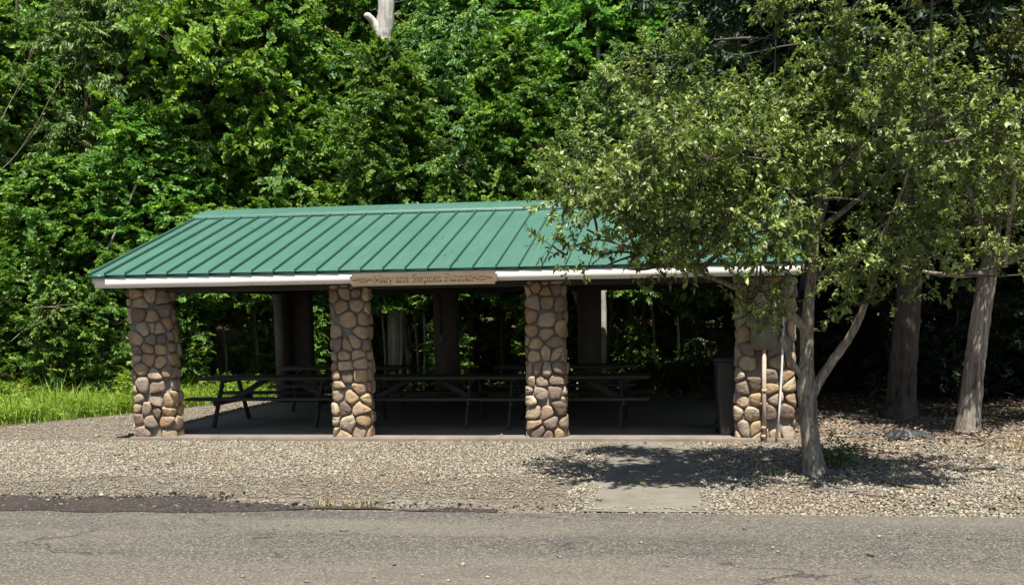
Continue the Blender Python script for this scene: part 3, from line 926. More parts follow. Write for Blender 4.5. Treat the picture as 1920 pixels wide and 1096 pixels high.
GL = {  # thin and thick pen strokes of a book hand: list of (thickness, points)
    'M': (.86, [(1, [(.1, 0), (.14, .7)]), (1.9, [(.14, .7), (.42, .06)]), (.9, [(.42, .06), (.70, .7)]), (1.9, [(.70, .7), (.76, 0)]), (.8, [(.0, 0), (.2, 0)]), (.8, [(.64, 0), (.86, 0)]), (.8, [(.04, .7), (.16, .7)]), (.8, [(.68, .7), (.82, .7)])]),
    'a': (.44, [(1, [(.06, .38), (.12, .44), (.22, .45), (.30, .38)]), (1.9, [(.31, .4), (.31, .06), (.36, 0), (.42, .03)]), (1, [(.30, .26), (.12, .2)]), (1.8, [(.12, .2), (.06, .1), (.12, .01)]), (1, [(.12, .01), (.22, .02), (.31, .1)])]),
    'r': (.34, [(1.9, [(.1, 0), (.1, .42)]), (.8, [(0, 0), (.2, 0)]), (.8, [(0, .42), (.1, .44)]), (1.1, [(.1, .3), (.2, .43), (.3, .42)])]),
    'y': (.46, [(1.9, [(.06, .44), (.22, .04)]), (.9, [(.40, .44), (.16, -.16), (.04, -.22)]), (.8, [(0, .44), (.14, .44)]), (.8, [(.32, .44), (.46, .44)])]),
    'n': (.50, [(1.9, [(.1, 0), (.1, .42)]), (1, [(.1, .34), (.2, .44), (.30, .42)]), (1.9, [(.30, .42), (.37, .34), (.37, 0)]), (.8, [(0, 0), (.18, 0)]), (.8, [(.29, 0), (.46, 0)]), (.8, [(0, .42), (.1, .44)])]),
    'd': (.50, [(1.9, [(.36, 0), (.36, .72)]), (.8, [(.26, .72), (.36, .72)]), (.8, [(.36, 0), (.46, .02)]), (1, [(.36, .1), (.26, 0), (.16, 0)]), (1.8, [(.16, 0), (.07, .1), (.06, .28), (.14, .42)]), (1, [(.14, .42), (.26, .45), (.36, .38)])]),
    'S': (.50, [(1, [(.40, .54), (.38, .66), (.24, .72), (.12, .66)]), (1.9, [(.12, .66), (.09, .5), (.36, .28), (.42, .14)]), (1, [(.42, .14), (.32, 0), (.16, 0), (.06, .08), (.05, .2)])]),
    't': (.32, [(1.9, [(.14, .56), (.14, .08), (.2, 0)]), (1, [(.2, 0), (.3, .06)]), (.9, [(.02, .43), (.28, .43)])]),
    'e': (.44, [(1, [(.07, .25), (.37, .25), (.36, .36), (.26, .45), (.16, .43)]), (1.9, [(.16, .43), (.07, .33), (.06, .16), (.14, .03)]), (1, [(.14, .03), (.26, 0), (.37, .08)])]),
    'p': (.50, [(1.9, [(.1, -.22), (.1, .42)]), (.8, [(0, -.22), (.2, -.22)]), (.8, [(0, .42), (.1, .44)]), (1, [(.1, .36), (.22, .45), (.32, .43)]), (1.9, [(.32, .43), (.42, .3), (.42, .14), (.32, .01)]), (1, [(.32, .01), (.2, 0), (.1, .06)])]),
    'h': (.50, [(1.9, [(.1, 0), (.1, .72)]), (1, [(.1, .34), (.2, .44), (.30, .42)]), (1.9, [(.30, .42), (.37, .34), (.37, 0)]), (.8, [(0, 0), (.18, 0)]), (.8, [(.29, 0), (.46, 0)]), (.8, [(0, .72), (.1, .72)])]),
    'F': (.48, [(1.9, [(.12, 0), (.12, .7)]), (.9, [(.02, .7), (.46, .7), (.46, .6)]), (.9, [(.12, .37), (.34, .37)]), (.9, [(.34, .30), (.34, .44)]), (.8, [(.02, 0), (.24, 0)])]),
    'u': (.50, [(1.9, [(.1, .43), (.1, .1), (.16, .02)]), (1, [(.16, .02), (.26, 0), (.36, .1)]), (1.9, [(.37, .43), (.37, .02)]), (.8, [(0, .43), (.1, .43)]), (.8, [(.28, .43), (.37, .43)]), (.8, [(.37, .01), (.46, .01)])]),
    'm': (.76, [(1.9, [(.1, 0), (.1, .42)]), (1, [(.1, .34), (.2, .44), (.28, .42)]), (1.9, [(.28, .42), (.35, .34), (.35, 0)]), (1, [(.35, .34), (.45, .44), (.54, .42)]), (1.9, [(.54, .42), (.61, .34), (.61, 0)]), (.8, [(0, 0), (.18, 0)]), (.8, [(.27, 0), (.43, 0)]), (.8, [(.53, 0), (.7, 0)])]),
    ' ': (.30, []),
}
def strokes(b, pts, wd, y=-.0405):
    pts = [np.array(p, float) for p in pts]
    for a, c_ in zip(pts[:-1], pts[1:]):
        d_ = c_ - a; L_ = np.linalg.norm(d_) + 1e-9; d_ = d_ / L_; n_ = np.array([-d_[1], d_[0]]) * wd / 2; e = d_ * wd * .3
        q = [a - e - n_, c_ + e - n_, c_ + e + n_, a - e + n_]
        v = [[p[0], y, p[1]] for p in q] + [[p[0], y + .003, p[1]] for p in q]
        b.add(np.array(v) - np.array([4.095, -.02, 2.11]), [[0, 1, 2, 3], [0, 4, 5, 1], [1, 5, 6, 2], [2, 6, 7, 3], [3, 7, 4, 0]])
b = MB()
word = 'Mary and Stephen Furman'
tw = sum(GL[c_][0] for c_ in word)
sc_ = 1.33 / tw; x = 3.435
for ch in word:
    wd, st = GL[ch]
    for th, pts in st: strokes(b, [(x + p[0] * sc_, 2.092 + p[1] * sc_ * 1.08) for p in pts], th * .0048, -.0425)
    x += wd * sc_
b.build('lettering', MAT['groove'], sgn)
b = MB()
for cx, s2 in ((3.285, 1), (4.885, -1)):
    for k in range(5):                      # slanting hatch of leaves between two curling ends
        o = (k - 2) * .024
        hh_ = .040 - .007 * abs(k - 2)
        strokes(b, [(cx + o - .020 * s2, 2.128 + hh_), (cx + o, 2.13), (cx + o + .022 * s2, 2.126 - hh_)], .0065, -.0425)
    for dsn in (-1, 1):
        for k in range(3): strokes(b, [(cx + dsn * (.066 + .022 * k), 2.115 + .004 * k), (cx + dsn * (.074 + .022 * k), 2.146 - .004 * k), (cx + dsn * (.086 + .022 * k), 2.12)], .0055, -.0425)
b.build('leaf_ornament', MAT['groove'], sgn)

# ------------------------------------------------------------------ picnic tables
def make_table():
    t = empty('picnic_table', (0, 0, 0))
    b = MB(); r = np.random.default_rng(3)
    for i in range(5): b.bevbox((0, (i - 2) * .151, .712), (2.40 + r.uniform(-.01, .01), .143, .045), .005, tint=.3 + r.random() * .5)
    b.build('tabletop', MAT['table'], t)
    for s in (-1, 1):
        b = MB()
        for k in (0, 1): b.bevbox((0, s * (.60 + k * .147), .43), (2.42, .14, .038), .005, tint=.4 + .2 * k)
        b.build('bench', MAT['table'], t)
    for x in (-.80, .80):
        for s in (-1, 1):
            b = MB(); b.beam((x, s * .30, .695), (x, s * .72, .0), .038, .09, up=(0, 1, .3)); b.build('leg', MAT['table'], t)
        b = MB(); b.beam((x + .04, -.76, .375), (x + .04, .76, .375), .038, .09, up=(0, 0, 1)); b.build('bench_support', MAT['table'], t)
        b = MB(); b.beam((x + .04, -.36, .673), (x + .04, .36, .673), .038, .045, up=(0, 0, 1)); b.build('cleat', MAT['table'], t)
        b = MB(); b.beam((x + (.03 if x < 0 else -.03), 0, .37), (x * .25, 0, .69), .085, .035, up=(0, 1, 0)); b.build('brace', MAT['table'], t)
    return t
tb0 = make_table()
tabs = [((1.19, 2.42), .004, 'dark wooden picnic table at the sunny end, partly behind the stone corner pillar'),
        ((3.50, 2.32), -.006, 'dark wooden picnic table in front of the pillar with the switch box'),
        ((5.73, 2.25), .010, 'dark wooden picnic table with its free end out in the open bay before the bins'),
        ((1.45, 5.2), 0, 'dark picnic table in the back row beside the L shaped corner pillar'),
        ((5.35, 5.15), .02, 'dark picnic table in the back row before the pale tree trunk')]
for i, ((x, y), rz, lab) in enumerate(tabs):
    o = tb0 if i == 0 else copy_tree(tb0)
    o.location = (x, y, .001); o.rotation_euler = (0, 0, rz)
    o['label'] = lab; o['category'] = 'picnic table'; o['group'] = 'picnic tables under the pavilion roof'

# leaves and a curled twig that dropped on the roof and the floor edge
r = np.random.default_rng(401); n = 110
px_ = r.uniform(X0 + .2, X1 - .2, n); py_ = r.uniform(.05, 3.4, n); px_[:60] = r.uniform(5.2, X1 - .2, 60)
Pr = np.column_stack([px_, py_, HE + SLP * py_ + .012])
n2 = 60; Pf = np.column_stack([r.uniform(-.2, 8.7, n2), r.uniform(.45, 1.5, n2), np.full(n2, .012)])
flat_leaves(np.vstack([Pr, Pf]), 402, (.025, .05)).build('fallen_leaves', MAT['litter'], kind='stuff', label='few dry leaves lying on the green roof and the floor edge')
q = at(942, 466, y=2.0); yy = 1.05
b = MB(); tt = np.linspace(0, 1, 8); cx_ = 5.28
b.tube(np.column_stack([cx_ + tt * .17, yy + .10 * np.sin(tt * 2.2), HE + SLP * (yy + .10 * np.sin(tt * 2.2)) + .01]), np.linspace(.005, .003, 8), 5, tint=.1)
b.build('twig', MAT['stick'], label='small curled dark twig lying on a green roof panel', category='twig')

# ------------------------------------------------------------------ bins
def rrect(w_, d_, z, rd=.05, n=4):
    out = []
    for cx, cy, a0 in ((w_ / 2 - rd, -d_ / 2 + rd, -90), (w_ / 2 - rd, d_ / 2 - rd, 0), (-w_ / 2 + rd, d_ / 2 - rd, 90), (-w_ / 2 + rd, -d_ / 2 + rd, 180)):
        for k in range(n + 1):
            a = rad(a0 + 90 * k / n); out.append([cx + rd * math.cos(a), cy + rd * math.sin(a), z])
    return out
def loft(b, rings):
    n = len(rings[0]); v = [p for r_ in rings for p in r_]; q = []
    for k in range(len(rings) - 1):
        for i in range(n): q.append([k * n + i, k * n + (i + 1) % n, (k + 1) * n + (i + 1) % n, (k + 1) * n + i])
    c0, c1 = np.mean(rings[0], 0), np.mean(rings[-1], 0); m_ = len(v); v = v + [list(c0), list(c1)]
    t = [[(i + 1) % n, i, m_] for i in range(n)] + [[(len(rings) - 1) * n + i, (len(rings) - 1) * n + (i + 1) % n, m_ + 1] for i in range(n)]
    b.add(v, q, t)
bn = empty('rubbish_bin', (8.10, .98, .001), rad(4), label='tall grey rubbish bin with a flared rim, half behind the stone pillar', category='bin')
b = MB(); loft(b, [rrect(.38, .42, .0), rrect(.39, .43, .03), rrect(.47, .52, .62), rrect(.50, .55, .94), rrect(.53, .58, .94), rrect(.53, .58, .985)])
for x in (-.12, 0, .12): b.beam((x, -.215, .06), (x * 1.25, -.265, .9), .02, .012, up=(0, 1, 0), b_=.003)
b.build('body', MAT['bin'], bn, True)
b = MB(); loft(b, [rrect(.58, .63, .99), rrect(.58, .63, 1.02), rrect(.50, .54, 1.055)]); b.beam((-.16, .33, .93), (.16, .33, .93), .03, .03); b.build('lid', MAT['bin_dark'], bn, True)
for x in (-.2, .2):
    b = MB(); b.tube([(x - .025, .21, .09), (x + .025, .21, .09)], .09, 16); b.build('wheel', MAT['bin_dark'], bn)
b2 = empty('rubbish_bin', (8.13, 1.85, .001), 0, label='black domed rubbish bin standing behind the grey one', category='bin')
b = MB(); a = np.linspace(0, 2 * np.pi, 21)[:-1]
loft(b, [[[rr * math.cos(t_), rr * math.sin(t_), z] for t_ in a] for rr, z in ((.21, 0), (.22, .03), (.255, .9), (.27, .92), (.27, .95))]); b.build('body', MAT['bin_dark'], b2, True)
b = MB(); loft(b, [[[rr * math.cos(t_), rr * math.sin(t_), z] for t_ in a] for rr, z in ((.275, .952), (.275, .985), (.25, 1.07), (.17, 1.14), (.05, 1.17))]); b.build('lid', MAT['bin_dark'], b2, True)

# ------------------------------------------------------------------ small apple trees in front
def smooth_path(pts, rr, n=4):
    pts = np.array(pts, float); rr = np.array(rr, float)
    t = np.arange(len(pts)); tt = np.linspace(0, len(pts) - 1, (len(pts) - 1) * n + 1)
    P = np.empty((len(tt), 3))
    ext = np.vstack([2 * pts[0] - pts[1], pts, 2 * pts[-1] - pts[-2]])
    for k, u in enumerate(tt):
        i = min(int(u), len(pts) - 2); f = u - i
        p0, p1, p2, p3 = ext[i], ext[i + 1], ext[i + 2], ext[i + 3]
        P[k] = .5 * ((2 * p1) + (-p0 + p2) * f + (2 * p0 - 5 * p1 + 4 * p2 - p3) * f * f + (-p0 + 3 * p1 - 3 * p2 + p3) * f ** 3)
    return P, np.interp(tt, t, rr)

def front_tree(name, y0, skel, blobs, seed, mats, tags, shoots=36, lpt=24, llen=(.050, .082), twlen=(.22, .48), base=None, cs=0., gap_=.375):
    """skel: limbs as (px, py, dy, radius); blobs: clumps of foliage as (px, py, dy, r)"""
    r = np.random.default_rng(seed)
    root = empty(name, base if base is not None else tuple(at(skel[0][0][0], skel[0][0][1], z=GZ)), **tags)
    O = np.array(root.location)
    wood = MB(); main = MB(); limb_pts = []; limb_r = []
    for k, limb in enumerate(skel):
        P = [at(px, py, y=y0 + dy) for px, py, dy, _ in limb]; R_ = [q[3] for q in limb]
        P, R_ = smooth_path(P, R_, 5); R_ = R_ * (.90 if k == 0 else .80)
        if k: P = P + np.vstack([np.zeros(3), np.cumsum(r.normal(0, .0035, (len(P) - 1, 3)), 0)])
        wood_parts = main
        wood_parts.tube(P - O, R_, 14 if k == 0 else 9, r, .03, flute=(r.uniform(0, 6), .10 if k == 0 else .05))
        limb_pts.append(P); limb_r.append(R_)
    LP = np.concatenate(limb_pts); LR = np.concatenate(limb_r)
    Pl, Dl, Nl, Tl = [], [], [], []
    for (px, py, dy, br) in blobs:
        c = at(px, py, y=y0 + dy + cs)
        d_ = np.linalg.norm((LP - c) * [1, 1, 1.0], axis=1) + np.where(LP[:, 2] > c[2] + .1, .5, 0)
        j = int(np.argmin(d_)); a = LP[j]
        mid = (a + c) / 2 + r.normal(0, .05, 3) + [0, 0, .0]
        bp, brd = smooth_path([a, mid, c], [min(LR[j] * .7, .022), .014, .008], 5)
        wood.tube(bp - O, brd, 6, cap=False)
        ns = int(shoots * (br / .5) ** 2)
        for _ in range(ns):
            u = nrm(r.normal(0, 1, 3)); u[2] = u[2] * .8 + .12
            s0 = c + u * br * r.uniform(.0, .45)
            g_ = vnoise(np.array([s0[0] * 1.0 + s0[1] * .5]), np.array([s0[2] * 1.0 - s0[1] * .35]), 2.4, seed)[0]
            if g_ < gap_: continue
            d = nrm(u + r.normal(0, .35, 3) + np.array([0, 0, r.uniform(-.15, .75)]))
            L_ = r.uniform(*twlen) * (.6 + .6 * br / .5)
            m_ = 6; tt = np.linspace(0, 1, m_)[:, None]
            bend = r.normal(0, .10, 3) - [0, 0, .10]
            tw = s0 + d * L_ * tt + bend * tt ** 2 * L_
            wood.tube(tw - O, np.linspace(.0042, .0016, m_), 3, cap=False)
            n_ = int(lpt * L_ / .4)
            f = r.uniform(.08, 1.0, n_) ** .85
            pos = s0 + d * L_ * f[:, None] + bend * (f ** 2)[:, None] * L_
            az = r.uniform(0, 2 * np.pi, n_)
            e1 = nrm(np.cross(d, [0, 0, 1.0]) + 1e-4); e2 = np.cross(e1, d)
            rd_ = e1 * np.cos(az)[:, None] + e2 * np.sin(az)[:, None]
            D = nrm(rd_ * 1.0 + d * .75 + r.normal(0, .2, (n_, 3)) + np.array([0, 0, -.25]))
            N = nrm(d * .5 + np.array([0, -.1, .95]) + r.normal(0, .45, (n_, 3)))
            Pl.append(pos); Dl.append(D); Nl.append(N); Tl.append(np.clip(r.normal(.47, .24) + r.normal(0, .20, n_) + (f - .6) * .25, 0, 1))
    P = np.concatenate(Pl); n = len(P); L_ = r.uniform(*llen, n) * r.choice([.75, 1, 1.12], n)
    b = MB(); b.leaves(P - O, np.concatenate(Dl), np.concatenate(Nl), L_, L_ * r.uniform(.40, .56, n), np.concatenate(Tl), .16, .22, fine=True)
    main.build('trunk', mats[0], root, True)
    wood.build('branches', mats[1], root, True)
    b.build('crown', mats[2], root)
    return root, n

y1 = -2.51
skel1 = [
    [(1529, 893, 0, .165), (1525, 872, 0, .128), (1521, 840, 0, .112), (1517, 800, 0, .104), (1514, 760, 0, .108), (1512, 725, 0, .112), (1512, 695, 0, .085), (1513, 655, .03, .076), (1513, 612, .05, .078), (1517, 565, .05, .060), (1522, 512, .05, .055), (1526, 460, .05, .056), (1530, 424, .05, .058), (1535, 370, .08, .036), (1541, 305, .12, .030), (1550, 225, .2, .022), (1560, 140, .25, .015), (1562, 60, .3, .009)],
    [(1522, 742, 0, .070), (1540, 712, .02, .066), (1565, 678, .0, .060), (1592, 640, -.05, .054), (1614, 600, -.1, .047), (1632, 556, -.15, .040), (1652, 505, -.2, .035), (1662, 450, -.2, .030), (1688, 380, -.3, .022), (1715, 300, -.35, .015), (1730, 210, -.3, .009)],
    [(1513, 618, .03, .058), (1492, 598, .0, .058), (1466, 583, -.1, .050), (1438, 566, -.2, .044), (1404, 548, -.3, .040), (1374, 536, -.4, .034), (1330, 517, -.5, .028), (1276, 492, -.6, .022), (1200, 470, -.7, .017), (1115, 452, -.7, .011), (1060, 470, -.7, .006)],
    [(1504, 708, -.03, .048), (1486, 682, -.1, .042), (1471, 650, -.2, .035), (1456, 617, -.3, .028), (1440, 592, -.4, .020), (1412, 575, -.5, .012)],
    [(1528, 436, .05, .050), (1500, 421, .0, .050), (1468, 407, .1, .045), (1430, 391, .2, .040), (1404, 372, .3, .035), (1386, 338, .3, .030), (1350, 298, .4, .024), (1300, 248, .5, .018), (1250, 196, .5, .012), (1210, 140, .5, .007)],
    [(1448, 400, .1, .035), (1400, 402, -.1, .030), (1330, 396, -.4, .024), (1240, 380, -.6, .018), (1150, 362, -.7, .013), (1070, 345, -.7, .007)],
    [(1531, 428, .05, .046), (1562, 411, .0, .040), (1600, 382, -.1, .032), (1650, 340, -.2, .024), (1698, 282, -.2, .016), (1740, 200, -.1, .009)],
    [(1404, 372, .3, .030), (1425, 320, .2, .024), (1440, 250, .2, .018), (1450, 160, .2, .012), (1455, 70, .2, .008)],
    [(1526, 470, .05, .040), (1500, 400, -.5, .030), (1470, 330, -.9, .020), (1440, 260, -1.2, .010)],
    [(1520, 530, .05, .036), (1580, 480, .6, .028), (1640, 430, 1.0, .02), (1700, 380, 1.2, .010)],
    [(1386, 338, .3, .026), (1330, 330, .8, .020), (1250, 300, 1.1, .014), (1170, 250, 1.2, .008)],
    [(1562, 100, .25, .022), (1620, -10, -.3, .020), (1740, -100, -1.0, .016), (1880, -120, -1.3, .012), (2040, -130, -1.2, .007)],  # limb above the view, added to carry the shade-casting clumps
    [(1535, 370, .08, .030), (1590, 300, -.6, .024), (1680, 240, -1.3, .018), (1780, 220, -1.7, .013), (1880, 240, -1.7, .007)],
    [(1526, 470, .05, .04), (1560, 350, .7, .026), (1620, 230, 1.0, .016), (1660, 120, 1.0, .008)],
]
blobs1 = [(1045, 372, -.6, .30), (1060, 345, -.3, .34), (1075, 300, .1, .30), (1110, 395, -.7, .36), (1120, 330, -.2, .42), (1115, 250, .5, .32), (1140, 215, .7, .30), (1160, 160, .8, .32), (1175, 285, .2, .5), (1180, 370, -.5, .5),
          (1150, 455, -.7, .34), (1085, 470, -.7, .24), (1110, 495, -.75, .22), (1055, 468, -.7, .17), (1035, 460, -.7, .12), (1215, 455, -.5, .42), (1180, 505, -.7, .22), (1260, 500, -.6, .30), (1225, 120, .7, .30), (1240, 195, .6, .46), (1260, 290, .2, .55), (1270, 380, -.2, .5), (1290, 450, -.3, .45), (1320, 520, -.5, .26),
          (1300, 100, .4, .34), (1330, 175, .3, .48), (1340, 75, .5, .32), (1345, 270, .0, .55), (1350, 360, -.3, .5), (1365, 440, -.4, .42), (1420, 215, .1, .50), (1430, 310, -.4, .50), (1425, 470, -.6, .36),
          (1395, 520, -.6, .24), (1400, 590, -.5, .22), (1378, 600, -.5, .16), (1440, 545, -.4, .20), (1440, 600, -.45, .20), (1460, 640, -.4, .12), (1480, 25, .3, .36), (1490, 200, -.2, .36), (1500, 285, -.5, .48), (1470, 370, -.8, .44), 
          (1555, 40, .4, .36), (1560, 120, .3, .42), (1570, 215, .1, .46), (1575, 310, -.3, .46), (1570, 400, -.6, .42), (1590, 470, -.5, .42), (1560, 510, -.4, .26), (1625, 90, .5, .34), (1640, 180, .2, .46), (1650, 270, 0, .46), (1640, 400, -.3, .46), (1660, 470, -.2, .42),
          (1630, 540, -.2, .32), (1660, 560, -.1, .24), (1700, 520, 0, .32), (1690, 120, .6, .32), (1710, 60, .7, .26), (1715, 200, .2, .40), (1700, 400, .1, .44), (1740, 330, .2, .36), (1740, 440, .3, .36), (1750, 110, .6, .26), (1745, 500, .3, .26), (1600, 570, -.3, .22),
          (1200, 330, 1.0, .5), (1300, 330, 1.1, .5), (1400, 420, .9, .45), (1330, 430, .8, .40), (1480, 300, 1.0, .5), (1620, 330, 1.1, .5), (1680, 310, 1.2, .42), (1230, 420, .7, .36), (1450, 480, .8, .34), (1240, 250, -.8, .36), (1320, 230, -.9, .42), (1400, 280, -1.1, .42), (1620, 300, -1.0, .42),
          (1100, 430, -.3, .26), (1130, 500, -.7, .16), (1225, 415, -1.0, .36), (1300, 420, -1.1, .38), (1370, 400, -1.2, .38), (1440, 430, -1.2, .38), (1250, 470, .2, .34), (1340, 480, -.9, .32), (1420, 500, -1.0, .26), (1470, 455, .1, .36),
          (1180, 425, -1.1, .34), (1210, 340, -1.3, .38), (1300, 350, -1.5, .38), (1640, 380, -1.2, .38), (1700, 440, -1.0, .34), (1600, 500, -1.2, .32), (1680, 500, -1.1, .28), (1740, 400, -1.0, .32), (1760, 480, -.8, .26), (1140, 370, -1.2, .32), (1785, 300, -.9, .32), (1790, 210, -.8, .3), (1230, 300, -1.6, .34), (1330, 300, -1.7, .34), (1260, 250, -1.5, .3), (1370, 150, .3, .34), (1455, 40, .3, .24), (1600, 30, .5, .22), (1430, 10, .4, .24), (1700, 150, -1.4, .3), (1765, 225, -1.45, .32), (1825, 175, -1.4, .3), (1700, 265, -1.5, .3), (1845, 265, -1.4, .32), (1640, 235, -1.5, .3), (1895, 235, -1.3, .3), (1800, 320, -1.4, .26), (1880, 320, -1.2, .24), (1600, -70, -1.0, .34), (1690, -110, -1.2, .38), (1790, -90, -1.3, .38), (1880, -120, -1.2, .40), (1960, -80, -1.2, .40), (2040, -110, -1.1, .40), (1840, -190, -.8, .40), (1740, -210, -.7, .38), (1950, -210, -.6, .40), (1640, -180, -.6, .34), (2080, -200, -.4, .40), (1850, -70, -1.6, .46), (1950, -75, -1.7, .5), (2050, -60, -1.6, .5), (2150, -80, -1.5, .5), (1750, -60, -1.5, .40), (2000, -150, -1.2, .5), (2120, -160, -1.1, .5), (1900, -160, -1.2, .46)]  # clumps above the top of the view are added to dapple the gravel
t1, n1 = front_tree('apple_tree', y1, skel1, blobs1, 71, (MAT['bark_apple'], MAT['bark_twig'], MAT['leaf_apple']),
    dict(label='spreading small tree with crooked forked grey trunk, standing in front of the pavilion', category='tree'), shoots=58, lpt=30, cs=-.3, llen=(.043, .070))
y2 = 1.75
skel2 = [
    [(1816, 812, 0, .22), (1817, 795, 0, .175), (1820, 760, 0, .160), (1827, 700, 0, .150), (1834, 640, 0, .143), (1841, 590, 0, .140), (1850, 535, 0, .138), (1855, 500, 0, .125), (1862, 465, 0, .085), (1872, 410, .1, .06), (1880, 340, .2, .045), (1885, 250, .3, .03), (1885, 160, .3, .015)],
    [(1852, 515, 0, .07), (1825, 513, -.2, .05), (1790, 517, -.5, .04), (1740, 512, -.9, .03), (1690, 500, -1.2, .015)],
    [(1858, 500, 0, .08), (1885, 490, -.1, .06), (1915, 470, -.2, .05), (1950, 430, -.3, .04), (1990, 360, -.3, .02)],
    [(1862, 470, 0, .06), (1840, 420, -.4, .045), (1815, 350, -.7, .03), (1800, 260, -.8, .02), (1800, 160, -.8, .01)],
    [(1885, 490, -.1, .05), (1890, 440, -.6, .04), (1900, 380, -1, .03), (1905, 300, -1.2, .02)],
]
blobs2 = [(1800, 100, -.6, .42), (1815, 170, -.7, .5), (1800, 260, -.8, .55), (1790, 340, -.8, .5), (1800, 420, -.9, .5), (1780, 480, -1, .36), (1860, 110, -.2, .5), (1880, 80, 0, .4), (1870, 200, -.3, .6), (1870, 300, -.7, .6), (1860, 390, -.9, .55), (1850, 455, -.9, .4),
          (1930, 140, -.2, .5), (1930, 230, -.8, .6), (1925, 330, -1.1, .6), (1920, 420, -1.1, .5), (1900, 480, -.9, .3), (1980, 180, 0, .6), (1990, 300, -.3, .7), (1990, 400, -.3, .6), (1760, 520, -1, .25), (1800, 520, -.7, .2),
          (1850, 250, .8, .7), (1930, 300, .9, .7), (1860, 380, .9, .6), (1800, 330, .7, .6), (1980, 350, .9, .6), (2050, 250, .2, .7), (2050, 380, 0, .6), (1880, 260, -1.6, .4), (1900, 190, -1.4, .42), (1895, 340, -1.7, .36), (1860, 180, -1.3, .4), (1910, 420, -1.5, .3), (1915, 120, -1.2, .4), (1840, 330, -1.7, .36), (1850, 410, -1.6, .3), (1820, 250, -1.5, .36), (1850, 470, -1.9, .24), (1890, 500, -1.9, .26), (1810, 500, -1.7, .24), (1770, 500, -1.7, .22), (1915, 515, -1.7, .2), (1905, 60, -1.0, .34), (1840, 90, -1.0, .3)]
t2, n2 = front_tree('apple_tree', y2, skel2, blobs2, 72, (MAT['bark_furrow'], MAT['bark_twig'], MAT['leaf_apple']),
    dict(label='leafy tree with a straight pale sunlit trunk at the right edge of the gravel', category='tree'), shoots=56, lpt=29, llen=(.043, .070), cs=.75)
print('front leaves', n1, n2)

# ------------------------------------------------------------------ woodland trees
def sprays(P, D, r, npl=12, L=(.22, .42), leaf=(.085, .13), droop=.15, wratio=.55, tb=.5, pin=False):
    """flat fans of leaves, one per row of P"""
    n = len(P); f = np.tile(np.linspace(.12, 1, npl), (n, 1)); Ls = r.uniform(*L, n)
    D = nrm(D); Up = nrm(np.array([0, 0, 1.0]) + r.normal(0, .55, (n, 3))); Sd = nrm(np.cross(D, Up))
    Nn = np.cross(Sd, D)
    pos = P[:, None] + D[:, None] * (f * Ls[:, None])[..., None] - np.array([0, 0, 1.0]) * (f ** 2 * Ls[:, None] * droop)[..., None]
    sg = np.tile(np.where(np.arange(npl) % 2, 1, -1), (n, 1)); sg[:, -1] = 0
    ang = (.95 - .25 * f) * sg
    Dl = D[:, None] * np.cos(ang)[..., None] + Sd[:, None] * np.sin(ang)[..., None] + r.normal(0, .30, (n, npl, 3)) - np.array([0, 0, droop * (2.4 if pin else 1.3)])
    Nl = nrm(Nn[:, None] + r.normal(0, .55, (n, npl, 3)))
    t = np.clip(tb + r.normal(0, .20, (n, 1)) + r.normal(0, .13, (n, npl)), 0, 1)
    l = r.uniform(*leaf, (n, npl))
    return pos.reshape(-1, 3), Dl.reshape(-1, 3), Nl.reshape(-1, 3), l.ravel(), (l * wratio).ravel(), t.ravel()

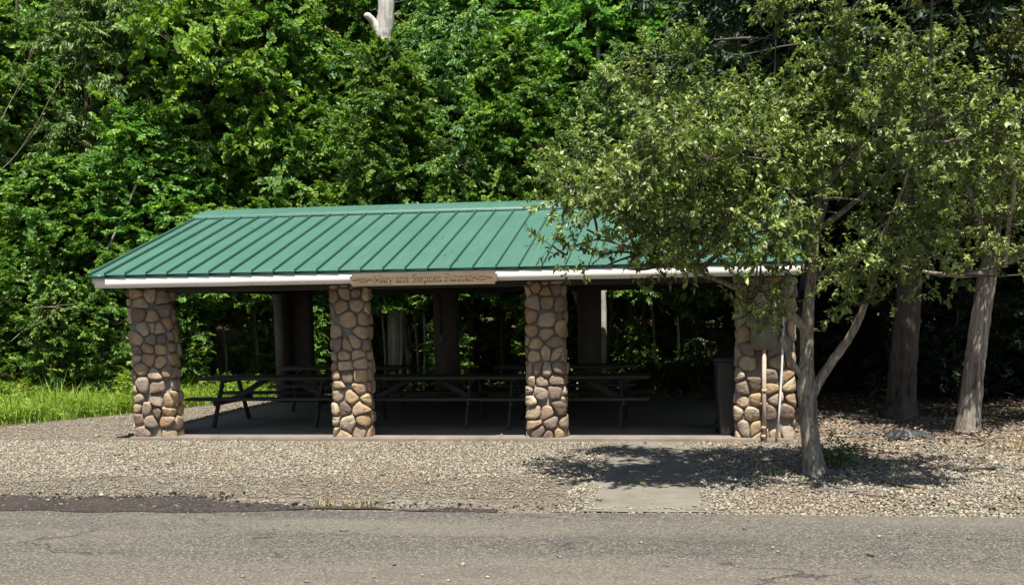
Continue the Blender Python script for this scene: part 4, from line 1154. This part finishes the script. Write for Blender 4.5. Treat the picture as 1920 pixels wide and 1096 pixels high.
def wood_tree(H, R, zb, nprim, seed, leafmat, barkmat, trunk_r, npl=12, shape=.8, leaf=(.085, .13), wratio=.6, droop=.15, pin=False, tier=.0, sec=7, elev=(.15, .7), name='tree'):
    """an archetype: trunk, limbs and crown in local coordinates, returned as meshes"""
    r = np.random.default_rng(seed); wood = MB(); lf = MB()
    hs = np.linspace(0, 1, 12); wob = np.cumsum(r.normal(0, .05, (12, 2)), 0)
    TP = np.column_stack([wob, hs * H * .96]); TR = trunk_r * (1 - hs * .88)
    TR[0] *= 1.25
    TPs, TRs = smooth_path(TP, TR, 3)
    tk = MB(); tk.tube(TPs, TRs, 10, r, .03, flute=(seed, .05))
    SP, SD = [], []
    for i in range(nprim):
        t = (i + r.random()) / nprim
        h = zb + (H * .97 - zb) * t
        base = np.array([np.interp(h, TP[:, 2], TP[:, 0]), np.interp(h, TP[:, 2], TP[:, 1]), h])
        az = i * 2.39996 + r.normal(0, .3)
        ln = R * (max(math.sin(math.pi * (t * .76 + .22)), .02) ** shape) * r.uniform(.55, 1.15)
        ln = max(ln, .35)
        el = r.uniform(*elev) * (1.2 - .5 * (1 - t)) + .5 * t
        d = np.array([math.cos(az) * math.cos(el), math.sin(az) * math.cos(el), math.sin(el)])
        m_ = 6; f = np.linspace(0, 1, m_)[:, None]; side = nrm(np.cross(d, [0, 0, 1.])) * r.normal(0, .15)
        pp = base + d * ln * f + side * f ** 2 * ln - np.array([0, 0, 1]) * f ** 2 * ln * r.uniform(.15, .40)
        wood.tube(pp, np.linspace(max(.012, trunk_r * .22 * (1.1 - t)), .005, m_), 5, cap=False)
        for k in range(sec):
            g = r.uniform(.18, 1.0) if k else 1.0
            p = np.array([np.interp(g, f[:, 0], pp[:, c_]) for c_ in range(3)])
            sgn_ = 1 if k % 2 else -1
            a2 = az + sgn_ * r.uniform(.5, 1.2) * (g < .97)
            l2 = ln * r.uniform(.22, .42) * (1.15 - .6 * g) + .15
            d2 = np.array([math.cos(a2), math.sin(a2), r.normal(.15, .45)])
            q = p + d2 * l2 * np.linspace(0, 1, 4)[:, None] - np.array([0, 0, 1.]) * (np.linspace(0, 1, 4) ** 2)[:, None] * l2 * .15
            wood.tube(q, np.linspace(.007, .003, 4), 3, cap=False)
            for u in range(1, 4):
                SP.append(q[u] + r.normal(0, .04, 3)); SD.append(d2 + r.normal(0, .35, 3) * [1, 1, .4] + [0, 0, -.05])
                if r.random() < .6: SP.append(q[u] + r.normal(0, .05, 3)); SD.append(np.array([math.cos(a2 + sgn_ * 1.3), math.sin(a2 + sgn_ * 1.3), -.05]) + r.normal(0, .25, 3))
    a = sprays(np.array(SP), np.array(SD), r, npl, leaf=leaf, droop=droop, wratio=wratio, pin=pin)
    lf.leaves(a[0], a[1], a[2], a[3], a[4], a[5], .2, .2)
    return dict(trunk=tk.mesh('trunk', barkmat, True), branches=wood.mesh('branches', barkmat, True), crown=lf.mesh('crown', leafmat), n=len(a[0]))

ARCH = {
    'maple': wood_tree(8.5, 2.1, 1.9, 74, 101, MAT['leaf_forest'], MAT['bark_dark'], .10, 15, leaf=(.078, .125), wratio=.85, sec=9),
    'maple_wide': wood_tree(6.4, 2.2, 1.4, 60, 102, MAT['leaf_forest'], MAT['bark_dark'], .09, 15, leaf=(.078, .125), wratio=.85, sec=9),
    'maple_high': wood_tree(8.8, 2.0, 3.1, 66, 111, MAT['leaf_forest'], MAT['bark_dark'], .10, 15, leaf=(.078, .125), wratio=.8, sec=9),
    'wide_high': wood_tree(6.6, 2.1, 3.0, 46, 112, MAT['leaf_forest'], MAT['bark_dark'], .09, 15, leaf=(.075, .12), wratio=.85, sec=10),
    'bright_high': wood_tree(6.2, 2.0, 2.9, 42, 113, MAT['leaf_bright'], MAT['bark_dark'], .08, 15, leaf=(.08, .13), wratio=.75, sec=9),
    'ash': wood_tree(9.5, 2.2, 2.9, 76, 103, MAT['leaf_ash'], MAT['bark_dark'], .10, 16, leaf=(.085, .14), wratio=.42, droop=.3, pin=True, sec=9),
    'bright': wood_tree(6.0, 2.0, 1.5, 52, 108, MAT['leaf_bright'], MAT['bark_dark'], .08, 15, leaf=(.085, .135), wratio=.8, sec=9),
    'sapling': wood_tree(4.2, 1.1, .5, 26, 104, MAT['leaf_forest'], MAT['bark_dark'], .035, 11, leaf=(.08, .12), wratio=.8, sec=6),
    'tall': wood_tree(17, 4.6, 6.8, 70, 105, MAT['leaf_ash'], MAT['bark_dark'], .26, 12, leaf=(.17, .26), wratio=.7, sec=11, elev=(.2, .9)),
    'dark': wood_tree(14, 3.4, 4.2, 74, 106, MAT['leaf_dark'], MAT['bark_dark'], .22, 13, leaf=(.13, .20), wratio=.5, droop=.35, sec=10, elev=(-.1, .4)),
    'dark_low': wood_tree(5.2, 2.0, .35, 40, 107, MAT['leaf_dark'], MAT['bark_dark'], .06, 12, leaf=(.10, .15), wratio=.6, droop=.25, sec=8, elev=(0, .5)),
}
print({k: v['n'] for k, v in ARCH.items()})
def plant(kind, x, y, s=1.0, rz=0., sz=1.0, label='', cat='tree', group=None, name='forest_tree', z=None, trunk=None):
    if -3.7 < x < 9 and y < 14 and kind in ('maple', 'maple_wide', 'bright'): kind = {'maple': 'maple_high', 'maple_wide': 'wide_high', 'bright': 'bright_high'}[kind]
    a = ARCH[kind]
    def sm(t): t = min(max(t, 0), 1); return t * t * (3 - 2 * t)
    zz = GZ + 2.2 * sm((y - 11) / 30) - .05 if z is None else z
    o = empty(name, (x, y, zz), rz); o.scale = (s, s, s * sz)
    for p in ('trunk', 'branches', 'crown'):
        c = bpy.data.objects.new(p, a[p]); COL.objects.link(c); c.parent = o
    o['label'] = label; o['category'] = cat
    if group: o['group'] = group
    return o

terr = [(-3.3, 9.0, .60, .85), (-2.1, 9.3, .72, .9), (-1.0, 9.4, .78, .82), (.15, 9.3, .74, .95), (2.3, 9.3, .76, .88), (3.4, 9.4, .72, .95), (4.4, 9.2, .78, .86), (5.5, 9.4, .74, .95), (6.6, 9.3, .80, .85), (7.7, 9.5, .74, .9)]
G_R = 'low rounded trees rising just behind the ridge'
TERR = True
G_F = 'trees along the front of the woods'
front = [  # kind, x, y, scale, z-scale, label
    ('ash', -8.6, 9.2, 1.0, 1.0, 'tree of drooping narrow leaves at the far left edge of the woods'),
    ('maple', -6.9, 8.3, .95, 1.0, 'broad leaved tree over the tall grass, second from the left edge'),
    ('maple_wide', -5.6, 7.8, .85, .9, 'low wide tree leaning over the tall grass left of the pavilion'),
    ('ash', -4.6, 9.6, 1.0, 1.05, 'tall feathery leaved tree left of the green roof'),
    ('maple', -3.5, 8.4, .75, .9, 'small bright leaved tree beside the sloping left end of the roof'),
    ('bright', -3.0, 9.9, 1.15, 1.2, 'yellow green young tree left of the ridge'),
    ('maple', -2.2, 10.8, 1.05, 1.05, 'dense tree behind the left tip of the ridge'),
    ('maple_wide', -.7, 10.6, .9, .85, 'rounded tree just above the left part of the ridge'),
    ('maple', 1.35, 9.9, .83, 1.0, 'bright leafy tree hiding the middle of the bleached snag'),
    ('maple', .9, 13.2, 1.0, .95, 'tree standing under and left of the bleached snag'),
    ('maple_wide', .1, 10.2, .75, .82, 'low tree over the ridge below the bleached snag'),
    ('ash', 2.4, 11.6, .95, 1.0, 'feathery tree immediately right of the bleached snag'),
    ('maple', 3.7, 10.6, .9, .95, 'bright green tree above the middle of the ridge'),
    ('maple', 5.2, 11.8, 1.05, 1.05, 'tall leafy tree above the right middle of the ridge'),
    ('ash', 6.3, 10.4, .85, .9, 'feathery tree between the middle of the ridge and the apple tree'),
    ('maple_wide', 7.4, 11.2, 1.0, 1.1, 'bushy tree just left of the top of the front apple tree'),
]
for i, (k, x, y, s, sz, lab) in enumerate(front):
    plant(k, x, y, s, i * 1.7, sz, lab, group=G_F)
ORD = ['first', 'second', 'third', 'fourth', 'fifth', 'sixth', 'seventh', 'eighth', 'ninth', 'tenth', 'eleventh', 'twelfth', 'thirteenth', 'fourteenth', 'fifteenth', 'sixteenth']
for i, (x, y, s_k, szk) in enumerate(terr):
    plant('maple_wide' if i % 3 else 'bright', x, y + .7, s_k, i * 2.3 + .5, szk, ORD[i] + ' from the left of the low rounded trees just behind the ridge', group=G_R)
G_S = 'trees in the second rank of the woods'
r = random.Random(9)
sec = [(x + r.uniform(-.5, .5), 14.0 + r.uniform(-1, 2.5)) for x in np.arange(-12, 20, 2.2)]
for i, (x, y) in enumerate(sec):
    if -2.2 < x - (-.1) * 1 < 1.6: y += 2.5
    plant(['ash', 'maple', 'maple'][i % 3], x, y, r.uniform(1.0, 1.3), r.uniform(0, 6), r.uniform(.95, 1.15), ORD[i] + ' from the left of the leafy trees standing half hidden behind the front ones', group=G_S)
G_T = 'tall canopy trees deep in the woods'
for i, (x, y) in enumerate([(-14, 17), (-12, 26), (-8, 19), (-4, 27), (-3, 17.5), (3, 20), (4, 28), (8.5, 18), (11, 27), (14, 17), (19, 27), (20, 19)]):
    plant('tall', x, y, 1 + .1 * math.sin(i * 2.3), i * 2.1, 1, ORD[i] + ' from the left of the tall canopy trees deep in the woods', group=G_T)
# dark trees on the right that shade the ground beneath them
G_D = 'dark trees shading the ground on the right'
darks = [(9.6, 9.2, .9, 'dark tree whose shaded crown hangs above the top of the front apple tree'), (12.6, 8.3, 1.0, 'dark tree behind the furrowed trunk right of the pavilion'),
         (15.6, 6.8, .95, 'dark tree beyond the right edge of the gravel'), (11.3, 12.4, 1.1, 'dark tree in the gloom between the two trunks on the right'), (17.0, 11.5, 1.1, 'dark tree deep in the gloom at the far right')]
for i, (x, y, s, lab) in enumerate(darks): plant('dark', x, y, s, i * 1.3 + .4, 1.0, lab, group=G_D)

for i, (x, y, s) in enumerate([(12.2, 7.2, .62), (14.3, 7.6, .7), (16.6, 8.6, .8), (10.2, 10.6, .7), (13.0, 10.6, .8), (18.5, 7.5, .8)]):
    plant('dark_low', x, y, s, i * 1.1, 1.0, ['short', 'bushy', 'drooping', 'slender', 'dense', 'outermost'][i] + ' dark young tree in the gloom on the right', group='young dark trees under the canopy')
# the big furrowed trunk in shade right of the pavilion: its crown is overhead
def trunk_tree(name, path, radii, label, mat, crown=None, n=16, group=None):
    root = empty(name, tuple(path[0]), label=label, category='tree')
    if group: root['group'] = group
    P, R_ = smooth_path(path, radii, 6); b = MB()
    b.tube(P - np.array(path[0]), R_, n, np.random.default_rng(int(abs(path[0][0] * 100))), .035, flute=(path[0][0], .07)); b.build('trunk', mat, root, True)
    if crown:
        kind, s, dx, dy, z = crown; a = ARCH[kind]
        c = bpy.data.objects.new('crown', a['crown']); COL.objects.link(c); c.parent = root
        c.location = (dx, dy, z); c.scale = (s, s, s)
        c = bpy.data.objects.new('branches', a['branches']); COL.objects.link(c); c.parent = root
        c.location = (dx, dy, z); c.scale = (s, s, s)
    return root
p3 = [at(1688, 782, y=3.95), at(1690, 750, y=3.95), at(1694, 690, y=3.95), at(1700, 620, y=3.97), at(1705, 550, y=4), at(1712, 430, y=4.0), at(1716, 250, y=4.05), at(1720, 0, y=4.1), at(1722, -500, y=4.1)]
trunk_tree('forest_tree', p3, [.30, .225, .205, .195, .185, .17, .15, .13, .05], 'thick dark furrowed trunk in shade between the apple tree and the pale trunk', MAT['bark_dark'], ('dark', .85, .1, 0, .6))
# thin pale trunks and stems seen in the woods
def stem(px0, py0, px1, py1, y, r0, r1, label, mat, name='forest_tree', bend=.0, group=None):
    a, c_ = at(px0, py0, y=y), at(px1, py1, y=y)
    mid = (a + c_) / 2 + np.array([bend, 0, 0])
    trunk_tree(name, [a, mid, c_], [r0, (r0 + r1) / 2, r1], label, mat, None, 8, group)
stem(1130, 742, 1133, 380, 8.75, .075, .065, 'pale straight tree trunk standing in sun just behind the pavilion', MAT['bark_pale'])
stem(1122, 260, 1122, -60, 11.0, .05, .04, 'thin bare grey trunk rising at the top left of the apple tree', MAT['bark_pale'])
stem(160, 640, 158, -60, 8.8, .05, .035, 'slender dark trunk in the leaves left of the pavilion', MAT['bark_dark'], bend=.05)
stem(172, 520, 262, 330, 7.6, .03, .022, 'thin leaning stem left of the green roof', MAT['bark_pale'], bend=.06)
G_L = 'thin dark trunks among the leaves at the left'
for i, (a_, b_, c_, d_, y) in enumerate([(40, 660, 30, -60, 8.9), (92, 640, 100, -80, 9.3), (118, 420, 108, -90, 9.7), (205, 640, 214, -80, 9.2), (238, 500, 232, -80, 9.8), (300, 470, 312, -80, 10.2), (340, 400, 333, -80, 10.4)]):
    stem(a_, b_ + 70, c_, d_, y, .042, .030, ORD[i] + ' from the left of the thin dark trunks among the leaves left of the roof', MAT['bark_dark'], 'forest_tree', .05 * (-1) ** i, G_L)
G_ST = 'bare saplings stems behind the pavilion'
for i, (a_, c_, d_, e) in enumerate([(425, 712, 418, 640), (484, 712, 476, 655), (722, 705, 716, 630), (748, 705, 752, 615), (768, 706, 764, 636), (785, 706, 775, 618), (793, 706, 794, 600), (1206, 690, 1208, 615), (1225, 690, 1222, 618), (1268, 690, 1270, 632)]):
    stem(a_, c_ + 40, d_, e - 40, 10.2 + .25 * (i % 3), .035, .025, ORD[i] + ' from the left of the thin bare stems in the gloom behind the pavilion', MAT['bark_pale'], 'sapling', .04, G_ST)
# the bleached snag
ys = 10.9
sp_ = [at(742, 700, y=ys), at(741, 400, y=ys), at(740, 300, y=ys), at(733, 200, y=ys), at(722, 110, y=ys), at(719, 75, y=ys), at(722, 45, y=ys), at(724, 0, y=ys), at(725, -120, y=ys)]
root = trunk_tree('dead_tree', sp_, [.19, .185, .175, .16, .15, .18, .19, .18, .16], 'bleached dead snag with a broken stub sticking out of the green trees', MAT['bark_snag'], None, 16)
root['category'] = 'dead tree'
b = MB(); q0 = at(716, 62, y=ys); O = np.array(sp_[0])
pp, rr = smooth_path([at(719, 92, y=ys), at(711, 62, y=ys - .05), at(701, 43, y=ys - .1), at(690, 30, y=ys - .15), at(684, 33, y=ys - .17)], [.12, .13, .085, .075, .04], 4)
b.tube(pp - O, rr, 11, np.random.default_rng(1), .06)
b.build('broken_branch', MAT['bark_snag'], root, True)

# saplings and bushes below
G_B = 'low bushes and saplings at the foot of the woods'
low = [(-9.4, 6.4, .75), (-8.2, 6.9, .6), (-6.6, 6.6, .7), (-5.0, 6.5, .62), (-3.9, 6.9, .7), (-2.9, 8.0, .5), (-2.0, 10.6, .7), (-.9, 11.6, .7), (.3, 12.1, .75), (1.6, 11.7, .8), (2.9, 12.2, .7), (4.3, 11.6, .8), (5.3, 12.3, .8), (6.1, 11.6, .7), (6.9, 12, .62), (7.8, 11.6, .6), (8.7, 12.2, .6), (13.6, 9.8, .6), (15.2, 9.2, .55)]
undr = [(-.75, 9.3, .42), (2.35, 9.1, .40), (4.4, 9.15, .42), (6.3, 9.4, .34)]
for i, (x, y, s) in enumerate(undr):
    plant('sapling', x, y, s, i * 1.3, 1.05, ORD[i] + ' from the left of the small leafy saplings close behind the pavilion floor', 'sapling', 'small saplings close behind the pavilion floor', 'sapling')
for i, (x, y, s) in enumerate(low):
    lab = ORD[i if y < 8.5 and x < 0 else i - 6 if x < 9 else i - 17] + ' from the left of the saplings ' + ('over the tall grass' if i < 6 else 'seen under the pavilion roof' if x < 9 else 'in the gloom on the right') if True else ('sapling over the tall grass left of the pavilion' if y < 8 else 'leafy sapling seen under the pavilion roof' if x < 9 else 'small sapling in the gloom at the right')
    plant('sapling', x, y, s, i * 1.9, 1, lab, 'sapling', G_B + (' on the left' if y < 8 else ' behind' if x < 9 else ' right'), 'sapling')

def bush(name, x, y, rx, ry, h, n, seed, mat, label, leaf=(.05, .085), base_z=GZ):
    r = np.random.default_rng(seed); root = empty(name, (x, y, base_z), label=label, category='bush')
    b = MB(); st = MB(); SP, SD = [], []
    for i in range(n):
        a = r.uniform(0, 6.283); rr = math.sqrt(r.random())
        top = np.array([math.cos(a) * rr * rx, math.sin(a) * rr * ry, h * (1 - .55 * rr ** 2) * r.uniform(.5, 1.05)])
        p0 = np.array([top[0] * .35, top[1] * .35, 0]); f = np.linspace(0, 1, 5)[:, None]
        pp = p0 * (1 - f) + top * f + np.array([0, 0, .12]) * np.sin(f * 3.14) * h
        st.tube(pp, np.linspace(.006, .002, 5), 3, cap=False)
        for k in range(5):
            g = r.uniform(.25, 1); q = p0 * (1 - g) + top * g + np.array([0, 0, .12 * math.sin(g * 3.14) * h])
            SP.append(q); SD.append(np.array([math.cos(a), math.sin(a), .2]) + r.normal(0, .7, 3) * [1, 1, .6])
    A = sprays(np.array(SP), np.array(SD), r, 8, (.12, .25), leaf, .15, .5); b.leaves(*A, .2, .2)
    st.build('stems', MAT['stick'], root); b.build('foliage', mat, root)
    return root
bush('bush', 6.75, 9.0, .7, .6, .95, 90, 1, MAT['leaf_bush'], 'bush behind the open bay between the picnic table and the bins')
bush('bush', 7.75, 8.9, .8, .6, 1.25, 120, 2, MAT['leaf_bush'], 'tallest bush behind the bins')
bush('bush', 5.9, 9.4, .5, .4, .55, 50, 3, MAT['leaf_bush'], 'low bush right of the pale trunk')
bush('bush', -2.9, 6.3, .55, .5, .95, 90, 4, MAT['grass'], 'bright green weedy bush in the grass by the stone corner pillar')
bush('bush', -5.2, 5.6, .6, .5, .6, 60, 5, MAT['grass'], 'low weedy bush in the middle of the tall grass')
q = at(1562, 884, z=GZ)
bush('shrub', q[0] + .02, q[1] + .25, .24, .2, .34, 26, 6, MAT['leaf_bush'], 'little dark shrub sprouting at the foot of the apple tree', (.03, .05))

# undergrowth deep in the wood, and the closed wall of leaves behind it
def mass(name, n, xr, yr, zf_, leaf, mat, seed, label, tb=.45):
    r = np.random.default_rng(seed)
    P = np.column_stack([r.uniform(*xr, n), r.uniform(*yr, n), r.random(n)])
    P[:, 2] = zf_(P[:, 0], P[:, 1], P[:, 2])
    D = np.column_stack([r.normal(0, 1, n), r.normal(-.2, 1, n), r.normal(0, .35, n)])
    b = MB(); b.leaves(*sprays(P, D, r, 9, (leaf[0] * 2.4, leaf[1] * 3.2), leaf, .15, .6, tb), .2, .2)
    return b.build(name, mat, kind='stuff', label=label)
mass('undergrowth', 4200, (-13, 20), (8.8, 17), lambda x, y, t: GZ + .1 + np.clip((y - 11) / 30, 0, 1) ** 2 * 2 + t * .55 * (vnoise(x, y, .6, 3) * 1.4), (.05, .09), MAT['leaf_bush'], 51, 'low green undergrowth on the woodland floor')
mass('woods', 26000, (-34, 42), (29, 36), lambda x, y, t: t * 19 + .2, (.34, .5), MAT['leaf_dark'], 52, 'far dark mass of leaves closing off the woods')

# ------------------------------------------------------------------ grass on the left
def grass(name, poly, n, h, seed, label, mat, lean=.35, tone=.5, wd=.010):
    r = np.random.default_rng(seed); poly = np.array(poly)
    lo, hi = poly.min(0), poly.max(0)
    P = np.column_stack([r.uniform(lo[0], hi[0], n * 2), r.uniform(lo[1], hi[1], n * 2)]); P = P[pip(P, poly)][:n]
    n = len(P); nz = vnoise(P[:, 0], P[:, 1], 1.6, seed + 1)
    H_ = h * (.35 + 1.0 * nz) * np.exp(r.normal(0, .3, n)); a = r.uniform(0, 6.283, n)
    dx, dy = np.cos(a), np.sin(a); ln = lean * r.uniform(.3, 1.6, n)
    B = np.column_stack([P, np.full(n, GZ - .01)])
    sx, sy = -dy * wd, dx * wd
    v = np.stack([B - np.column_stack([sx, sy, 0 * sx]), B + np.column_stack([sx, sy, 0 * sx]),
                  B + np.column_stack([dx * H_ * ln * .3 + sx * .8, dy * H_ * ln * .3 + sy * .8, H_ * .55]), B + np.column_stack([dx * H_ * ln * .3 - sx * .8, dy * H_ * ln * .3 - sy * .8, H_ * .55]),
                  B + np.column_stack([dx * H_ * ln, dy * H_ * ln, H_ * (1 - .25 * ln)])], 1).reshape(-1, 3)
    i = np.arange(n)[:, None] * 5
    b = MB(); b.add(v, i + [0, 1, 2, 3], i + [3, 2, 4], tint=np.repeat(np.clip(r.normal(tone, .2, n) + (vnoise(P[:, 0], P[:, 1], .8, seed + 9) - .5) * .5, 0, 1), 5))
    return b.build(name, mat, kind='stuff', label=label)
gpoly = [(-14, 1.4), (-6, 1.6), (-4.4, 2.2), (-3.6, 3.1), (-2.6, 4.9), (-1.9, 6.8), (-1.3, 8.6), (-.4, 9.8), (-2, 11), (-14, 9)]
grass('grass', gpoly, 70000, .34, 61, 'tall bright sunlit grass and weeds left of the pavilion', MAT['grass'], lean=.7, wd=.008)
grass('fringe_grass', [(-14, 1.0), (-6, 1.2), (-4.1, 1.8), (-3.2, 2.9), (-2.2, 4.8), (-1.6, 6.7), (-1.0, 8.6), (-2, 8), (-3.5, 4), (-5, 2.2), (-14, 2)], 5000, .10, 62, 'thin grass creeping out into the gravel', MAT['grass'], tone=.65)
r = np.random.default_rng(66)
def weeds():
    P = np.column_stack([r.uniform(-13, -1.6, 9000), r.uniform(2.6, 9, 9000)]); P = P[pip(P, gpoly)]
    P = np.column_stack([P, GZ + .05 + r.random(len(P)) * (.3 + .35 * np.clip((P[:, 1] - 4) / 3, 0, 1)) * vnoise(P[:, 0], P[:, 1], .9, 5)])
    D = np.column_stack([r.normal(0, 1, len(P)), r.normal(0, 1, len(P)), r.normal(.3, .3, len(P))])
    b = MB(); b.leaves(*sprays(P, D, r, 7, (.10, .22), (.04, .075), .1, .5, .5), .2, .2)
    b.build('weeds', MAT['grass'], kind='stuff', label='leafy weeds standing among the tall grass')
weeds()
def tuft(px, py, n, h, seed, mat, label, spread=.07):
    q = at(px, py, z=GZ); r = np.random.default_rng(seed)
    root_p = np.column_stack([r.normal(0, spread, n), r.normal(0, spread * .7, n), np.zeros(n)])
    a = r.uniform(0, 6.28, n); D = np.column_stack([np.cos(a) * .5, np.sin(a) * .5, np.ones(n)])
    N = np.column_stack([np.cos(a), np.sin(a), .2 * np.ones(n)])
    b = MB(); L_ = h * r.uniform(.5, 1.1, n); b.leaves(root_p, D, N, L_, np.full(n, .007), r.random(n), .1, .1)
    o = b.build('grass_tuft', mat); o.location = q; o['label'] = label; o['category'] = 'grass tuft'
m = MT('straw_blade', .8, .2); m.col(m.ramp(m.attr(), [(0, (.20, .17, .06)), (.6, (.36, .30, .13)), (1, (.48, .42, .22))])); MAT['straw'] = m.m
for i, (px, py, n, h, mt, lab) in enumerate([(1196, 905, 30, .06, 'grass', 'small green tuft beside the shaded path'), (1452, 888, 45, .07, 'grass', 'green tuft left of the foot of the apple tree'),
        (605, 948, 40, .10, 'straw', 'dry tuft at the road edge left of the other dry tuft'), (682, 950, 50, .11, 'straw', 'dry tuft at the road edge nearest the path'),
        (1916, 846, 50, .22, 'straw', 'tall dry tuft at the right edge of the gravel'), (1380, 825, 60, .07, 'straw', 'dry grass at the foot of the right corner pillar'), (1490, 828, 60, .07, 'straw', 'dry grass between the corner pillar and the apple tree'),
        (420, 884, 40, .07, 'straw', 'dry brown tuft in the gravel before the pavilion'), (1668, 872, 40, .06, 'grass', 'low green tuft in the dappled gravel right of the apple tree')]):
    tuft(px, py, n, h, 200 + i, MAT[mt], lab)

# ------------------------------------------------------------------ odds and ends on the gravel
def crumple(name, px, py, sx, sy, h, seed, mat, label, cat, rz=0):
    q = at(px, py, z=GZ); r = np.random.default_rng(seed); n = 22
    u, v = np.meshgrid(np.linspace(-1, 1, n), np.linspace(-1, 1, n)); rr = np.sqrt(u ** 2 + v ** 2)
    edge = 1 + .25 * np.sin(3 * np.arctan2(v, u) + seed) + .12 * np.sin(7 * np.arctan2(v, u))
    X = u * sx * edge; Y = v * sy * edge
    Z = h * np.clip(1 - rr ** 1.5 / 1.35, 0, 1) + (vnoise(u * 3 + seed, v * 3, 1.0, seed) - .5) * h * .9 + np.abs(vnoise(u * 6, v * 6 + seed, 1, seed + 2) - .5) * h * .6
    Z = np.clip(Z, .004, None) + .01
    i, j = np.meshgrid(np.arange(n - 1), np.arange(n - 1), indexing='ij')
    quad = np.stack([i * n + j, i * n + j + 1, (i + 1) * n + j + 1, (i + 1) * n + j], -1).reshape(-1, 4)
    b = MB(); b.add(np.stack([X, Y, Z], -1).reshape(-1, 3), quad)
    o = b.build(name, mat, None, True, label=label, category=cat); o.location = q; o.rotation_euler = (0, 0, rz)
    so_ = o.modifiers.new('thick', 'SOLIDIFY'); so_.thickness = .003
crumple('plastic_sheet', 1697, 822, .27, .20, .10, 4, MAT['plastic'], 'crumpled black plastic sheet heaped on the gravel before the shaded trunk', 'plastic sheet', .4)
crumple('weed_fabric', 1548, 889, .26, .09, .02, 7, MAT['fabric'], 'scrap of grey weed fabric at the foot of the apple tree', 'fabric scrap', .2)
crumple('weed_fabric', 1565, 921, .20, .06, .012, 9, MAT['fabric'], 'flat scrap of grey fabric in the gravel in front of the apple tree', 'fabric scrap', .1)
crumple('weed_fabric', 1630, 812, .30, .07, .02, 11, MAT['fabric'], 'thin strip of grey fabric left of the black plastic sheet', 'fabric scrap', .1)

def stick(px0, py0, px1, py1, rd, tint, label, seed, z=.02):
    a, c_ = at(px0, py0, z=GZ), at(px1, py1, z=GZ); r = np.random.default_rng(seed)
    P = a + (c_ - a) * np.linspace(0, 1, 7)[:, None] + r.normal(0, .012, (7, 3)) * [1, 1, .2] + [0, 0, z]
    b = MB(); b.tube(P - a, np.linspace(rd, rd * .6, 7), 6, r, .1, tint=tint)
    o = b.build('stick', MAT['stick'], None, True, label=label, category='stick'); o.location = a
stick(1655, 906, 1735, 920, .014, .45, 'brown split stick lying on the sunny gravel right of the apple tree', 1)
stick(1810, 823, 1848, 829, .010, .3, 'short dark stick in front of the pale trunk', 2)
stick(1855, 840, 1888, 846, .008, .25, 'thin dark stick near the right edge of the gravel', 3)
stick(1608, 930, 1665, 934, .007, .1, 'thin black stick in the gravel below the brown one', 4)
stick(1520, 918, 1545, 924, .008, .3, 'small stick in the gravel just below the apple tree', 5)
stick(1655, 818, 1700, 824, .006, .5, 'twig lying behind the black plastic sheet', 6)
# grey dead branch standing up behind the apple tree
root = empty('dead_branch', tuple(at(1585, 826, z=GZ)), label='forked grey dead branch poking up between apple tree and black plastic', category='branch')
O = np.array(root.location); yb = O[1]; b = MB()
for pl in ([(1564, 820), (1572, 806), (1577, 800), (1573, 792), (1577, 796), (1590, 795), (1602, 789), (1612, 790)], [(1577, 800), (1584, 812), (1589, 820)], [(1602, 789), (1608, 794)], [(1573, 792), (1569, 790), (1566, 800)]):
    P, R_ = smooth_path([at(x, y, y=yb + .02 * k) for k, (x, y) in enumerate(pl)], np.linspace(.009, .004, len(pl)), 3); b.tube(P - O, R_, 5, tint=1.0)
b.build('twig', MAT['stick'], root, True)
# bare twigs reaching out of the leaves at the left
for i, (pl, y) in enumerate([([(0, 230), (20, 190), (40, 150), (60, 90)], 6.4), ([(0, 320), (30, 290), (70, 230), (95, 180)], 6.3), ([(20, 640), (50, 615), (85, 600), (110, 575)], 5.6), ([(60, 577), (90, 575), (140, 580)], 5.6)]):
    root = empty('bare_branch', tuple(at(*pl[0], y=y)), label=['bare grey branch at the top left corner of the leaves', 'long bare branch slanting out of the leaves at the left edge', 'bare forked twig over the tall grass', 'level bare twig above the forked one'][i], category='branch')
    O = np.array(root.location); b = MB()
    P, R_ = smooth_path([at(*q, y=y + .1 * k) for k, q in enumerate(pl)], np.linspace(.007, .002, len(pl)), 4); b.tube(P - O, R_, 5, tint=1.0)
    for k in (4, 8):
        if k < len(P) - 1: b.tube(np.array([P[k], P[k] + (P[k + 1] - P[k]) * 4 + [.12, .1, -.1 + .05 * k]]) - O, [.005, .002], 4, tint=1.0)
    b.build('twig', MAT['stick'], root, True)

# white scraps by the road edge
b = MB(); q = at(191, 931, z=GZ)
V, T, A = chips(q[None, :2], np.array([.035]), np.array([.9]), np.array([GZ + .02]), 5); b.add(V, None, T, tint=.92)
b.build('stone', MAT['stone_chip'], label='white stone lying on the dark wet road edge', category='stone')
